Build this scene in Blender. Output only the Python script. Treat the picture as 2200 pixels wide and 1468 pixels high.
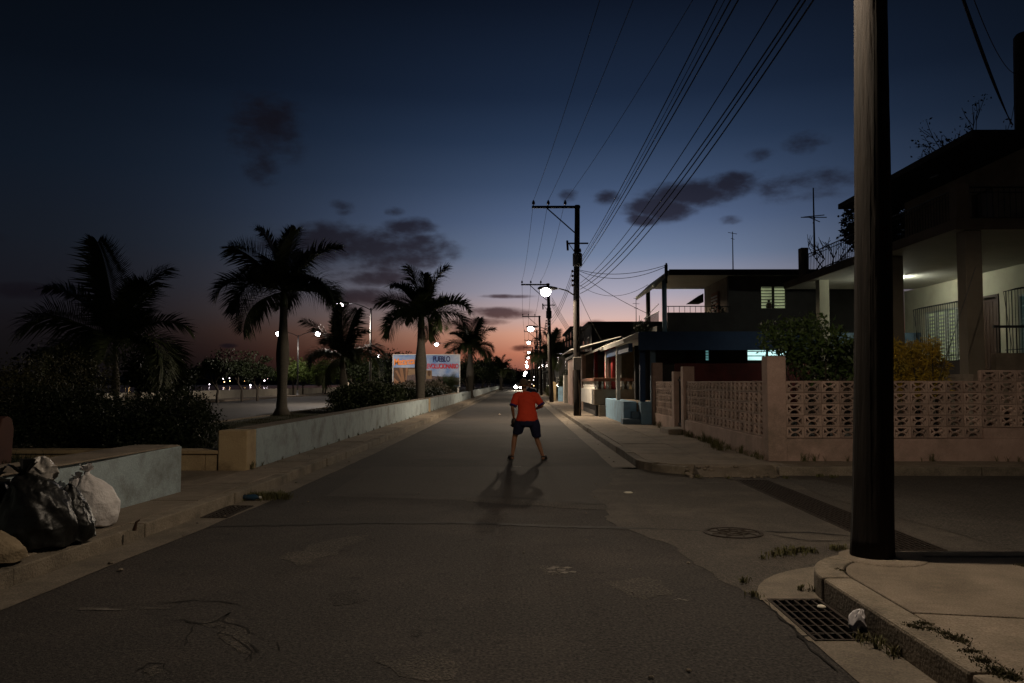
import bpy, bmesh, math, random
import numpy as np
from mathutils import Vector, Matrix
from mathutils.geometry import delaunay_2d_cdt
R = math.radians
for o in list(bpy.data.objects): bpy.data.objects.remove(o, do_unlink=True)
scene = bpy.context.scene
COL = scene.collection

# ------------------------------------------------------------------ camera
F = 28.0 / 36.0 * 2200.0            # focal length in photograph pixels
CAM_H = 1.55
PITCH = math.atan(88 / F); YAW = math.atan(12 / F)
cam_d = bpy.data.cameras.new('camera'); cam = bpy.data.objects.new('camera', cam_d)
COL.objects.link(cam); scene.camera = cam
cam_d.lens = 28.0; cam_d.sensor_width = 36.0; cam_d.clip_start = 0.05; cam_d.clip_end = 8000
cam.location = (0, 0, CAM_H); cam.rotation_euler = (R(90) + PITCH, 0, YAW)

# ------------------------------------------------------------------ sky at dusk
SUN_AZ = R(7.5)                      # where the sun went down, right of the street axis
world = bpy.data.worlds.new('World'); scene.world = world; world.use_nodes = True
nt = world.node_tree; nt.nodes.clear()
def N(t, **k):
    n = nt.nodes.new(t)
    for a, b in k.items(): setattr(n, a, b)
    return n
def L(a, b): nt.links.new(a, b)
def M(op, a, b=None, c=None):
    n = N('ShaderNodeMath', operation=op)
    for i, v in enumerate((a, b, c)):
        if v is None: continue
        if isinstance(v, (int, float)): n.inputs[i].default_value = v
        else: L(v, n.inputs[i])
    return n.outputs[0]
def s2l(c):
    return tuple(((v/255)/12.92 if v/255 <= .04045 else ((v/255+.055)/1.055)**2.4) for v in c)
tc = N('ShaderNodeTexCoord')
sep = N('ShaderNodeSeparateXYZ'); L(tc.outputs['Generated'], sep.inputs[0])
el = M('MULTIPLY', M('ARCSINE', sep.outputs[2]), 180/math.pi)            # elevation, degrees
az = M('MULTIPLY', M('ARCTAN2', sep.outputs[0], sep.outputs[1]), 180/math.pi)  # azimuth from the street axis
def ramp(stops):
    r = N('ShaderNodeValToRGB'); e = r.color_ramp.elements
    e.remove(e[1]); e[0].position = 0; e[0].color = (*s2l(stops[0][1]), 1)
    for d, c in stops[1:]:
        x = e.new((d + 5) / 95); x.color = (*s2l(c), 1)
    L(M('DIVIDE', M('ADD', el, 5), 95), r.inputs[0]); return r.outputs[0]
GLOW = ramp([(-5, (44, 30, 30)), (-.2, (110, 68, 60)), (.9, (164, 100, 84)), (2.0, (208, 130, 102)), (3.4, (232, 168, 140)), (4.6, (212, 180, 173)),
             (6.4, (167, 163, 179)), (9, (114, 129, 157)), (11.5, (85, 102, 134)), (14, (62, 79, 108)), (17, (41, 57, 83)), (20, (27, 40, 62)), (26, (14, 22, 37)), (40, (10, 15, 26)), (90, (7, 10, 18))])
AWAY = ramp([(-5, (9, 8, 9)), (-.2, (13, 11, 12)), (1.2, (16, 14, 15)), (3.4, (20, 18, 21)), (5.5, (22, 22, 28)), (9, (20, 24, 32)),
             (14, (14, 21, 31)), (20, (8, 13, 21)), (26, (6, 10, 16)), (40, (5, 8, 14)), (90, (5, 8, 14))])
daz = M('SUBTRACT', az, math.degrees(SUN_AZ))
sig = M('MINIMUM', M('MULTIPLY_ADD', M('MAXIMUM', el, 0.0), .50, 13.2), 22.5)      # the glow widens with height
g = M('EXPONENT', M('MULTIPLY', M('POWER', M('DIVIDE', M('ABSOLUTE', daz), sig), 2.0), -1.0))
mx = N('ShaderNodeMixRGB'); L(g, mx.inputs[0]); L(AWAY, mx.inputs[1]); L(GLOW, mx.inputs[2])
# small dark evening clouds: soft patches at fixed bearings, ragged by noise
mp = N('ShaderNodeMapping'); mp.inputs['Scale'].default_value = (1, 1, 2.1); L(tc.outputs['Generated'], mp.inputs[0])
nz = N('ShaderNodeTexNoise'); nz.inputs['Scale'].default_value = 13; nz.inputs['Detail'].default_value = 7; nz.inputs['Roughness'].default_value = .62
L(mp.outputs[0], nz.inputs[0])
nz2 = N('ShaderNodeTexNoise'); nz2.inputs['Scale'].default_value = 45; nz2.inputs['Detail'].default_value = 5; L(mp.outputs[0], nz2.inputs[0])
rag = M('ADD', M('MULTIPLY', M('SUBTRACT', nz.outputs[0], .52), 3.8), M('MULTIPLY', M('SUBTRACT', nz2.outputs[0], .5), 1.3))
CLOUDS = []   # azimuth, elevation, half width, half height (degrees), strength
def cloud_px(x, y, w, h, s):
    CLOUDS.append((math.degrees(math.atan((x-1112)/F)), math.degrees(math.atan((822-y)/F*math.cos(math.atan((x-1112)/F)))), math.degrees(w/F), math.degrees(h/F), s))
for c in [(800, 535, 165, 46, 1.0), (690, 525, 120, 48, .95), (880, 486, 62, 20, .7), (890, 530, 80, 26, .6), (790, 597, 90, 20, .75), (790, 640, 95, 26, .7), (760, 650, 60, 22, .5),
          (1500, 412, 105, 30, .9), (1425, 445, 70, 26, .9), (1385, 470, 36, 14, .8), (1570, 395, 58, 24, .85), (560, 270, 84, 84, .42), (555, 350, 46, 50, .3),
          (730, 440, 38, 20, .45), (845, 452, 26, 12, .4), (1095, 674, 78, 13, .85), (1065, 668, 60, 9, .6), (1090, 636, 70, 5, .6), (1122, 748, 26, 7, .85), (490, 743, 18, 5, .7), (30, 622, 70, 16, .7),
          (1740, 300, 50, 26, .5), (1300, 420, 36, 18, .35), (1225, 415, 26, 15, .4), (1275, 697, 30, 12, .35), (990, 700, 60, 16, .5), (1640, 330, 40, 18, .25),
          (1700, 395, 200, 40, .12), (2350, 500, 110, 30, .7), (-250, 480, 160, 40, .7), (2700, 380, 140, 40, .7), (1572, 470, 30, 12, .35), (1040, 690, 60, 10, .5)]:
    cloud_px(*c)
dm = None
for a, e, w, h, s in CLOUDS:
    d = M('ADD', M('POWER', M('DIVIDE', M('SUBTRACT', az, a), w), 2.0), M('MULTIPLY_ADD', M('POWER', M('DIVIDE', M('SUBTRACT', el, e), h), 2.0), 1.0, (1-s)*1.15))
    dm = d if dm is None else M('MINIMUM', dm, d)
v = N('ShaderNodeMapRange', interpolation_type='SMOOTHSTEP'); v.inputs['From Min'].default_value = 1.7; v.inputs['From Max'].default_value = .05; L(M('ADD', dm, rag), v.inputs['Value'])
guard = N('ShaderNodeMapRange', interpolation_type='SMOOTHSTEP'); guard.inputs['From Min'].default_value = 2.8; guard.inputs['From Max'].default_value = 1.0; L(dm, guard.inputs['Value'])
tot = M('MULTIPLY', v.outputs[0], guard.outputs[0])
shade = N('ShaderNodeMixRGB', blend_type='MULTIPLY'); shade.inputs[0].default_value = 1; L(mx.outputs[0], shade.inputs[1]); shade.inputs[2].default_value = (.21, .16, .16, 1)
add = N('ShaderNodeMixRGB', blend_type='ADD'); add.inputs[0].default_value = 1; L(shade.outputs[0], add.inputs[1]); add.inputs[2].default_value = (.0045, .004, .006, 1)
fin = N('ShaderNodeMixRGB'); L(tot, fin.inputs[0]); L(mx.outputs[0], fin.inputs[1]); L(add.outputs[0], fin.inputs[2])
bg = N('ShaderNodeBackground'); bg.inputs['Strength'].default_value = 1.0; L(fin.outputs[0], bg.inputs[0])
wo = N('ShaderNodeOutputWorld'); L(bg.outputs[0], wo.inputs[0])
# the sun has set: no sun lamp
vs = scene.view_settings; vs.view_transform = 'Standard'; vs.look = 'None'; vs.exposure = 0.0; vs.gamma = 1.0; vs.use_curve_mapping = False

# ------------------------------------------------------------------ measuring helpers (photograph pixel -> place)
cr = Vector((math.cos(YAW), math.sin(YAW), 0)); cf0 = Vector((-math.sin(YAW), math.cos(YAW), 0))
cf = cf0*math.cos(PITCH) + Vector((0, 0, 1))*math.sin(PITCH); cu = Vector((0, 0, 1))*math.cos(PITCH) - cf0*math.sin(PITCH)
def ray(x, y): return cf*F + cr*(x-1100) + cu*(734-y)
def P(x, y, Y):
    r = ray(x, y); return Vector((0, 0, CAM_H)) + r*(Y/r.y)
def G(x, y, z=0.0):
    r = ray(x, y); return Vector((0, 0, CAM_H)) + r*((z-CAM_H)/r.z)
def PX(x, y, X):                      # on the plane at this X (walls along the street)
    r = ray(x, y); return Vector((0, 0, CAM_H)) + r*(X/r.x)

# ------------------------------------------------------------------ mesh helpers
class MB:
    def __init__(s): s.v = []; s.f = []
    def face(s, pts):
        n = len(s.v); s.v += [tuple(p) for p in pts]; s.f.append(tuple(range(n, n+len(pts)))); return s
    def box(s, x0, x1, y0, y1, z0, z1):
        n = len(s.v)
        s.v += [(x0,y0,z0),(x1,y0,z0),(x1,y1,z0),(x0,y1,z0),(x0,y0,z1),(x1,y0,z1),(x1,y1,z1),(x0,y1,z1)]
        s.f += [tuple(n+i for i in q) for q in ((0,3,2,1),(4,5,6,7),(0,1,5,4),(1,2,6,5),(2,3,7,6),(3,0,4,7))]; return s
    def hexa(s, pts):                 # 8 points: bottom ring of 4, top ring of 4
        n = len(s.v); s.v += [tuple(p) for p in pts]
        s.f += [tuple(n+i for i in q) for q in ((0,3,2,1),(4,5,6,7),(0,1,5,4),(1,2,6,5),(2,3,7,6),(3,0,4,7))]; return s
    def tube(s, pts, r, n=8, caps=True):
        pts = [Vector(p) for p in pts]; k = len(pts)
        rr = r if isinstance(r, (list, tuple)) else [r]*k
        base = len(s.v); up = None
        for i, p in enumerate(pts):
            t = (pts[min(i+1, k-1)] - pts[max(i-1, 0)])
            t = t.normalized() if t.length > 1e-9 else Vector((0, 0, 1))
            if up is None:
                up = Vector((0, 0, 1)) if abs(t.z) < .9 else Vector((1, 0, 0))
            a = t.cross(up).normalized(); b = a.cross(t).normalized(); up = b
            for j in range(n):
                an = 2*math.pi*j/n; s.v.append(tuple(p + (a*math.cos(an) + b*math.sin(an))*rr[i]))
        for i in range(k-1):
            for j in range(n):
                j2 = (j+1) % n; s.f.append((base+i*n+j, base+i*n+j2, base+(i+1)*n+j2, base+(i+1)*n+j))
        if caps:
            s.f.append(tuple(base+j for j in range(n-1, -1, -1))); s.f.append(tuple(base+(k-1)*n+j for j in range(n)))
        return s
    def rings(s, rings, caps=True):   # list of equal-length closed loops
        base = len(s.v); n = len(rings[0])
        for r in rings: s.v += [tuple(p) for p in r]
        for i in range(len(rings)-1):
            for j in range(n):
                j2 = (j+1) % n; s.f.append((base+i*n+j, base+i*n+j2, base+(i+1)*n+j2, base+(i+1)*n+j))
        if caps:
            s.f.append(tuple(base+j for j in range(n-1, -1, -1))); s.f.append(tuple(base+(len(rings)-1)*n+j for j in range(n)))
        return s
    def lathe(s, prof, c=(0, 0, 0), n=16):
        c = Vector(c)
        return s.rings([[c + Vector((r*math.cos(2*math.pi*j/n), r*math.sin(2*math.pi*j/n), z)) for j in range(n)] for r, z in prof])
    def ball(s, c, rx, ry=None, rz=None, n=12, m=8):
        ry = ry or rx; rz = rz or rx; c = Vector(c); rg = []
        for i in range(m+1):
            a = -math.pi/2 + math.pi*i/m; q = max(math.cos(a), .01)
            rg.append([c + Vector((rx*q*math.cos(2*math.pi*j/n), ry*q*math.sin(2*math.pi*j/n), rz*math.sin(a))) for j in range(n)])
        return s.rings(rg)
    def prism(s, poly, z0, z1):       # poly counter-clockwise
        n = len(s.v); k = len(poly)
        s.v += [(p[0], p[1], z0) for p in poly] + [(p[0], p[1], z1) for p in poly]
        s.f.append(tuple(n+i for i in range(k-1, -1, -1))); s.f.append(tuple(n+k+i for i in range(k)))
        for i in range(k):
            j = (i+1) % k; s.f.append((n+i, n+j, n+k+j, n+k+i))
        return s
    def prism_axis(s, poly, a0, a1, axis='y'):   # poly in the (h, z) plane, run along x or y
        if axis == 'y': lo = [(h, a0, z) for h, z in poly]; hi = [(h, a1, z) for h, z in poly]
        else: lo = [(a0, h, z) for h, z in poly]; hi = [(a1, h, z) for h, z in poly]
        n = len(s.v); k = len(poly); s.v += lo + hi
        s.f.append(tuple(n+i for i in range(k))); s.f.append(tuple(n+k+i for i in range(k-1, -1, -1)))
        for i in range(k):
            j = (i+1) % k; s.f.append((n+j, n+i, n+k+i, n+k+j))
        return s
    def mesh(s, name, smooth=False):
        me = bpy.data.meshes.new(name); me.from_pydata(s.v, [], s.f); me.update()
        if smooth: me.polygons.foreach_set('use_smooth', [True]*len(me.polygons))
        return me
    def build(s, name, mat, parent=None, smooth=False, bevel=0.0, fix=True):
        me = s.mesh(name, smooth)
        if fix:
            b = bmesh.new(); b.from_mesh(me); bmesh.ops.recalc_face_normals(b, faces=b.faces); b.to_mesh(me); b.free()
        return link(name, me, mat, parent, bevel)
WORLD_ROOTS = set()
def link(name, me, mat, parent=None, bevel=0.0):
    o = bpy.data.objects.new(name, me); COL.objects.link(o)
    if mat is not None and not len(me.materials): me.materials.append(mat)
    if parent is not None:
        o.parent = parent
        r = parent
        while r.parent: r = r.parent
        if parent.name in WORLD_ROOTS: o.location = -parent.location
    if bevel:
        m = o.modifiers.new('bevel', 'BEVEL'); m.width = bevel; m.segments = 2; m.limit_method = 'ANGLE'; m.angle_limit = R(40)
    return o
def tag(o, label=None, cat=None, group=None, kind=None):
    if label: o['label'] = label
    if cat: o['category'] = cat
    if group: o['group'] = group
    if kind: o['kind'] = kind
    return o
def thing(name, label, cat, loc=(0, 0, 0), group=None, local=False):
    o = bpy.data.objects.new(name, None); COL.objects.link(o); o.location = loc; o.empty_display_size = .2
    if not local: WORLD_ROOTS.add(o.name)          # parts are given in world coordinates
    return tag(o, label, cat, group)
def struct(o): o['kind'] = 'structure'; return o
def copy_tree(o, parent=None):
    c = o.copy(); COL.objects.link(c); c.parent = parent
    for ch in list(o.children): copy_tree(ch, c)
    return c
def np_mesh(name, v, quads):
    me = bpy.data.meshes.new(name); v = np.asarray(v, dtype=np.float32); q = np.asarray(quads, dtype=np.int32)
    me.vertices.add(len(v)); me.vertices.foreach_set('co', v.ravel()); k = q.shape[1]
    me.loops.add(q.size); me.loops.foreach_set('vertex_index', q.ravel()); me.polygons.add(len(q))
    me.polygons.foreach_set('loop_start', np.arange(0, q.size, k, dtype=np.int32)); me.polygons.foreach_set('loop_total', np.full(len(q), k, dtype=np.int32))
    me.update(calc_edges=True); return me
def leaf_mesh(name, blobs, n, size, seed=1, shell=.55, aspect=.5, droop=0.0):
    """n small pointed leaves spread through uneven ellipsoid clumps: blobs = (cx,cy,cz,rx,ry,rz)"""
    g_ = np.random.default_rng(seed); B = np.array(blobs, dtype=float)
    w = (B[:,3]*B[:,4]*B[:,5])**.72; idx = g_.choice(len(B), n, p=w/w.sum())
    d = g_.normal(size=(n, 3)); d /= np.linalg.norm(d, axis=1)[:, None]
    rad = shell + (1-shell)*g_.random(n)**.6; rad *= 1 + .16*g_.normal(size=n)
    c = B[idx,:3] + d*B[idx,3:6]*rad[:, None]
    a = d*.6 + g_.normal(size=(n, 3)); a[:,2] -= droop; a /= np.linalg.norm(a, axis=1)[:, None]
    b = np.cross(a, g_.normal(size=(n, 3))); b /= np.linalg.norm(b, axis=1)[:, None]
    s = size*(.6 + .8*g_.random(n)); l = a*s[:, None]; wv = b*(s*aspect*.5)[:, None]
    v = np.stack([c, c+l*.45+wv, c+l, c+l*.45-wv], axis=1).reshape(-1, 3)
    return np_mesh(name, v, np.arange(n*4).reshape(n, 4))

# ------------------------------------------------------------------ materials
MATS = {}
def mat(name, c1, c2=None, scale=6.0, rough=.85, bump=0.0, bscale=None, grime=None, gscale=.8, gamt=.5, speck=0.0, spots=0.0, sscale=90, metal=0.0, emit=None, estr=0.0, stretch=None, spec=.3, trans=0.0, coords='Object', vary=0.0):
    if name in MATS: return MATS[name]
    m = bpy.data.materials.new(name); m.use_nodes = True; t = m.node_tree; b = t.nodes['Principled BSDF']
    b.inputs['Roughness'].default_value = rough; b.inputs['Metallic'].default_value = metal; b.inputs['Specular IOR Level'].default_value = spec
    new = t.nodes.new
    co = new('ShaderNodeTexCoord').outputs[coords]
    if stretch:
        mpn = new('ShaderNodeMapping'); mpn.inputs['Scale'].default_value = stretch; t.links.new(co, mpn.inputs[0]); co = mpn.outputs[0]
    n1 = new('ShaderNodeTexNoise'); n1.inputs['Scale'].default_value = scale; n1.inputs['Detail'].default_value = 6; n1.inputs['Roughness'].default_value = .65; t.links.new(co, n1.inputs[0])
    cr_ = new('ShaderNodeMapRange'); cr_.inputs['From Min'].default_value = .32; cr_.inputs['From Max'].default_value = .68; t.links.new(n1.outputs[0], cr_.inputs[0])
    mix = new('ShaderNodeMixRGB'); mix.inputs[1].default_value = (*c1, 1); mix.inputs[2].default_value = (*(c2 or tuple(x*.75 for x in c1)), 1); t.links.new(cr_.outputs[0], mix.inputs[0])
    out = mix.outputs[0]
    if grime:
        n2 = new('ShaderNodeTexNoise'); n2.inputs['Scale'].default_value = gscale; n2.inputs['Detail'].default_value = 8; n2.inputs['Roughness'].default_value = .7; t.links.new(co, n2.inputs[0])
        r2 = new('ShaderNodeMapRange'); r2.inputs['From Min'].default_value = .48; r2.inputs['From Max'].default_value = .72; r2.inputs['To Max'].default_value = gamt; t.links.new(n2.outputs[0], r2.inputs[0])
        m2 = new('ShaderNodeMixRGB'); m2.inputs[2].default_value = (*grime, 1); t.links.new(r2.outputs[0], m2.inputs[0]); t.links.new(out, m2.inputs[1]); out = m2.outputs[0]
    if speck:
        n3 = new('ShaderNodeTexNoise'); n3.inputs['Scale'].default_value = sscale; n3.inputs['Detail'].default_value = 3; t.links.new(co, n3.inputs[0])
        r3 = new('ShaderNodeMapRange'); r3.inputs['From Min'].default_value = .3; r3.inputs['From Max'].default_value = .75; r3.inputs['To Min'].default_value = 1-speck; r3.inputs['To Max'].default_value = 1+speck; t.links.new(n3.outputs[0], r3.inputs[0])
        m3 = new('ShaderNodeMixRGB'); m3.blend_type = 'MULTIPLY'; m3.inputs[0].default_value = 1; t.links.new(out, m3.inputs[1]); t.links.new(r3.outputs[0], m3.inputs[2]); out = m3.outputs[0]
    if spots:                                    # dark oil and tar spots
        n6 = new('ShaderNodeTexNoise'); n6.inputs['Scale'].default_value = 6.5; n6.inputs['Detail'].default_value = 4; t.links.new(co, n6.inputs[0])
        r6 = new('ShaderNodeMapRange'); r6.inputs['From Min'].default_value = .60; r6.inputs['From Max'].default_value = .74; r6.inputs['To Min'].default_value = 1; r6.inputs['To Max'].default_value = 1-spots; t.links.new(n6.outputs[0], r6.inputs[0])
        m6 = new('ShaderNodeMixRGB'); m6.blend_type = 'MULTIPLY'; m6.inputs[0].default_value = 1; t.links.new(out, m6.inputs[1]); t.links.new(r6.outputs[0], m6.inputs[2]); out = m6.outputs[0]
    if vary:                                     # each piece a little lighter or darker than its neighbours
        oi = new('ShaderNodeObjectInfo'); r5 = new('ShaderNodeMapRange'); r5.inputs['To Min'].default_value = 1-vary; r5.inputs['To Max'].default_value = 1+vary*.6; t.links.new(oi.outputs['Random'], r5.inputs[0])
        m5 = new('ShaderNodeMixRGB'); m5.blend_type = 'MULTIPLY'; m5.inputs[0].default_value = 1; t.links.new(out, m5.inputs[1]); t.links.new(r5.outputs[0], m5.inputs[2]); out = m5.outputs[0]
    t.links.new(out, b.inputs['Base Color'])
    if bump:
        n4 = new('ShaderNodeTexNoise'); n4.inputs['Scale'].default_value = bscale or scale*4; n4.inputs['Detail'].default_value = 5; t.links.new(co, n4.inputs[0])
        bp = new('ShaderNodeBump'); bp.inputs['Strength'].default_value = bump; bp.inputs['Distance'].default_value = .02; t.links.new(n4.outputs[0], bp.inputs['Height']); t.links.new(bp.outputs[0], b.inputs['Normal'])
    if emit and name.startswith('lit'):          # lit rooms are uneven behind their louvres
        n7 = new('ShaderNodeTexNoise'); n7.inputs['Scale'].default_value = 2.6; n7.inputs['Detail'].default_value = 2; t.links.new(co, n7.inputs[0])
        m7 = new('ShaderNodeMixRGB'); m7.inputs[1].default_value = (*[x*.3 for x in emit], 1); m7.inputs[2].default_value = (*[x*1.5 for x in emit], 1); t.links.new(n7.outputs[0], m7.inputs[0]); t.links.new(m7.outputs[0], b.inputs['Emission Color'])
    if emit: b.inputs['Emission Color'].default_value = (*emit, 1); b.inputs['Emission Strength'].default_value = estr
    if trans: b.inputs['Transmission Weight'].default_value = trans
    MATS[name] = m; return m
asphalt = mat('asphalt', (.049, .0428, .0385), (.0205, .018, .0165), 26.0, .92, .5, 90, (.070, .058, .050), .4, .8, speck=.85, sscale=55, spots=.45)
asphalt2 = mat('side_asphalt', (.094, .081, .068), (.042, .036, .031), 30.0, .9, .9, 90, (.15, .128, .102), .9, .75, speck=.6)
patchm = mat('patched_asphalt', (.058, .050, .043), (.032, .028, .025), 24.0, .88, .5, 120, (.06, .054, .048), .8, .5, speck=.45)
concrete = mat('concrete', (.26, .212, .162), (.18, .146, .11), 4.5, .9, .5, 60, (.10, .082, .06), 1.1, .9, speck=.35, vary=.16)
concrete2 = mat('kerb_concrete', (.25, .21, .16), (.17, .14, .105), 5, .9, .5, 45, (.06, .052, .04), 1.6, .9, speck=.3, vary=.2)
gutterm = mat('gutter_concrete', (.19, .16, .125), (.13, .11, .086), 4, .9, .4, 60, (.07, .06, .047), .9, .8, speck=.35)
crackm = mat('crack', (.008, .007, .006), (.012, .01, .008), 8, .95)
tar_shadow = mat('tar_seam_and_shadow', (.018, .016, .015), (.03, .027, .024), 5, .8)  # tar of the joints, and the colour of the painted cable shadow
stainm = mat('pale_stain', (.16, .145, .125), (.09, .08, .07), 14, .9, speck=.4)
soil = mat('soil', (.045, .034, .022), (.03, .024, .016), 2, .95, .4, 20, speck=.3)
lawn = mat('lawn', (.028, .035, .012), (.045, .038, .018), 1.2, .95, .6, 25, speck=.4)
water = mat('water', (.01, .014, .02), (.012, .016, .022), .5, .12, .25, 1.2, spec=.5)
leafm = mat('leaf', (.045, .085, .018), (.075, .11, .03), 3, .55, spec=.35)
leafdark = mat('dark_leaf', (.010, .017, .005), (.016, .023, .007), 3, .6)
leafpalm = mat('palm_leaf', (.03, .045, .016), (.05, .06, .022), 2, .55)
leafyel = mat('golden_leaf', (.46, .29, .03), (.28, .21, .025), 2.5, .6)
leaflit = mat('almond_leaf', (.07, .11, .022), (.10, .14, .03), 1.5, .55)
leafred = mat('cordyline_leaf', (.05, .02, .018), (.07, .03, .02), 3, .5)
weedm = mat('weed', (.07, .075, .025), (.10, .085, .035), 6, .8)
barkm = mat('bark', (.05, .04, .03), (.03, .024, .018), 8, .95, .6, 30)
palmbark = mat('palm_trunk', (.095, .085, .07), (.055, .05, .042), 5, .9, .4, 20, stretch=(1, 1, 6))
shaftm = mat('crownshaft', (.05, .075, .025), (.06, .07, .03), 4, .5)
polewood = mat('pole_wood', (.013, .0092, .0066), (.0035, .0026, .002), 13, .95, 1.0, 18, (.020, .0145, .010), 3, .6, stretch=(1, 1, .10))
metal_dk = mat('dark_metal', (.03, .03, .032), (.02, .02, .02), 9, .55, metal=.6)
metal_gr = mat('grey_metal', (.16, .16, .16), (.10, .10, .10), 9, .5, metal=.7)
rust = mat('rusty_iron', (.045, .032, .024), (.022, .018, .015), 20, .75, .4, 60, metal=.4)
porcelain = mat('insulator', (.06, .03, .022), (.05, .026, .02), 9, .3)
wirem = mat('cable', (.012, .012, .013), (.016, .016, .016), 9, .7)
bluewall = mat('pale_blue_paint', (.35, .42, .44), (.29, .355, .375), 2.2, .85, .3, 30, (.11, .105, .088), 1.4, .9, speck=.2)
beige = mat('ochre_paint', (.46, .35, .20), (.36, .26, .145), 2.6, .88, .3, 30, (.08, .055, .03), 1.4, .8, speck=.2)
pink = mat('pink_paint', (.48, .335, .275), (.36, .245, .20), 2.4, .9, .45, 26, (.20, .155, .12), 1.1, .95, speck=.2)
pinkblock = mat('pink_block', (.50, .36, .295), (.38, .265, .215), 3.5, .9, .45, 40, (.24, .185, .145), 1.3, .9, speck=.2, vary=.3)
cream = mat('cream_wall', (.42, .40, .29), (.36, .34, .25), 1.6, .9, .15, 20, (.22, .21, .15), .9, .4)
creamceil = mat('porch_ceiling', (.46, .45, .39), (.40, .39, .33), 1.0, .9, grime=(.22, .21, .17), gscale=.7, gamt=.4)
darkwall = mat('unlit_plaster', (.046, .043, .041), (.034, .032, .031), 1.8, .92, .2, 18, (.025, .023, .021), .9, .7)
greywall = mat('rough_plaster', (.20, .165, .125), (.14, .115, .088), 2.2, .92, .5, 14, (.07, .058, .045), 1.2, .8)
stonecl = mat('stone_cladding', (.24, .17, .09), (.15, .105, .058), 5, .9, .9, 9, (.08, .06, .035), 3, .8)
redpaint = mat('red_paint', (.32, .03, .025), (.22, .022, .02), 4, .6)
maroon = mat('maroon_wall', (.12, .028, .026), (.08, .022, .02), 2, .9, grime=(.04, .02, .02), gscale=1, gamt=.6)
navy = mat('navy_paint', (.018, .045, .105), (.015, .035, .085), 3, .7)
steelblue = mat('steel_blue_paint', (.12, .19, .25), (.09, .14, .19), 3, .8, grime=(.06, .06, .055), gscale=2, gamt=.6)
skyblue = mat('sky_blue_paint', (.22, .37, .50), (.17, .29, .40), 3, .85, .3, 25, (.12, .12, .10), 2.2, .7)
whitep = mat('white_paint', (.62, .60, .55), (.52, .50, .45), 3, .7, grime=(.25, .23, .19), gscale=2, gamt=.5)
brownwood = mat('dark_wood', (.055, .028, .016), (.035, .018, .011), 6, .6, stretch=(1, 1, .15))
roofdk = mat('roof_felt', (.03, .028, .026), (.02, .02, .02), 3, .95)
terracotta = mat('terracotta', (.20, .09, .055), (.15, .07, .045), 4, .85)
slatm = mat('louvre_slat', (.32, .34, .30), (.27, .28, .25), 3, .5)
glassdk = mat('dark_glass', (.01, .012, .014), None, 3, .12, spec=.5)
litgreen = mat('lit_room_green', (.4, .45, .3), None, 3, .9, emit=(.66, .76, .42), estr=.26)
litcyan = mat('lit_room_cyan', (.5, .6, .6), None, 3, .9, emit=(.62, 1.0, .98), estr=1.25)
littv = mat('lit_room_blue', (.2, .3, .3), None, 3, .9, emit=(.25, .62, .62), estr=.35)
lampglow = mat('lamp_lens', (1, 1, 1), None, 3, .5, emit=(1, .93, .88), estr=60)
lampcool = mat('avenue_lamp_lens', (1, 1, 1), None, 3, .5, emit=(1, .90, .95), estr=40)
headglow = mat('headlight_lens', (1, 1, 1), None, 3, .5, emit=(1, .88, .66), estr=250)
farwarm = mat('far_lamp_warm', (1, .7, .4), None, 3, .5, emit=(1, .62, .25), estr=6)
farwhite = mat('far_lamp_white', (1, 1, 1), None, 3, .5, emit=(1, .85, .95), estr=9)
farred = mat('far_lamp_red', (1, .1, .1), None, 3, .5, emit=(1, .1, .1), estr=4)
blackbag = mat('black_plastic', (.006, .006, .006), (.009, .009, .008), 5, .42, .5, 14, spec=.35)
whitesack = mat('woven_sack', (.66, .63, .62), (.54, .51, .50), 9, .6, .5, 30, (.36, .33, .31), 5, .6)
clearbag = mat('clear_plastic', (.42, .39, .36), (.26, .24, .22), 9, .3, .8, 16, spec=.5)
tansack = mat('jute_sack', (.27, .21, .135), (.20, .155, .10), 9, .9, .6, 60, (.11, .085, .05), 4, .6)
skin = mat('skin', (.30, .145, .075), (.26, .12, .062), 4, .55)
hairm = mat('hair', (.12, .075, .045), (.085, .052, .03), 40, .5, .6, 200)
redshirt = mat('red_shirt', (.70, .062, .024), (.56, .045, .017), 5, .85, .9, 9)
purplet = mat('purple_trim', (.045, .02, .13), None, 5, .8)
navysh = mat('navy_shorts', (.010, .012, .035), (.014, .016, .045), 6, .85, .2, 25)
blueshirt = mat('dark_blue_shirt', (.02, .035, .075), (.016, .028, .06), 6, .85)
blackrub = mat('black_rubber', (.015, .014, .013), (.02, .02, .02), 9, .7)
leatherm = mat('dark_leather', (.02, .014, .010), (.03, .02, .014), 9, .55)
# ================================================================== the setting
def strip(ys, xl, xr, z, jag=0.0, seed=0):
    rnd = random.Random(seed); b = MB(); n = 0
    for y in ys:
        b.v += [(xl(y) + (rnd.uniform(-jag, jag) if jag else 0), y, z), (xr(y) + (rnd.uniform(-jag, jag) if jag else 0), y, z)]
    for i in range(len(ys)-1): b.f.append((2*i, 2*i+1, 2*i+3, 2*i+2))
    return b
LKP = [(-12, -4.1), (3, -3.95), (6, -3.84), (10, -3.60), (17, -3.48), (30, -3.44), (500, -3.44)]
def interp(t, y):
    for (a, b), (c, d) in zip(t, t[1:]):
        if y <= c: return b + (d-b)*(y-a)/(c-a)
    return t[-1][1]
LK = lambda y: interp(LKP, y)           # face of the left kerb
RK = 2.16                               # face of the right kerb
ys = [-12 + .5*i for i in range(120)] + [48 + 8*i for i in range(46)]
struct(MB().face([(-26.6, -300, -.45), (3000, -300, -.45), (3000, 5000, -.45), (-26.6, 5000, -.45)]).build('ground', soil))
struct(MB().face([(-4000, -300, -1.1), (-26.65, -300, -1.1), (-26.65, 5000, -1.1), (-4000, 5000, -1.1)]).build('bay_water', water))
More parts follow.
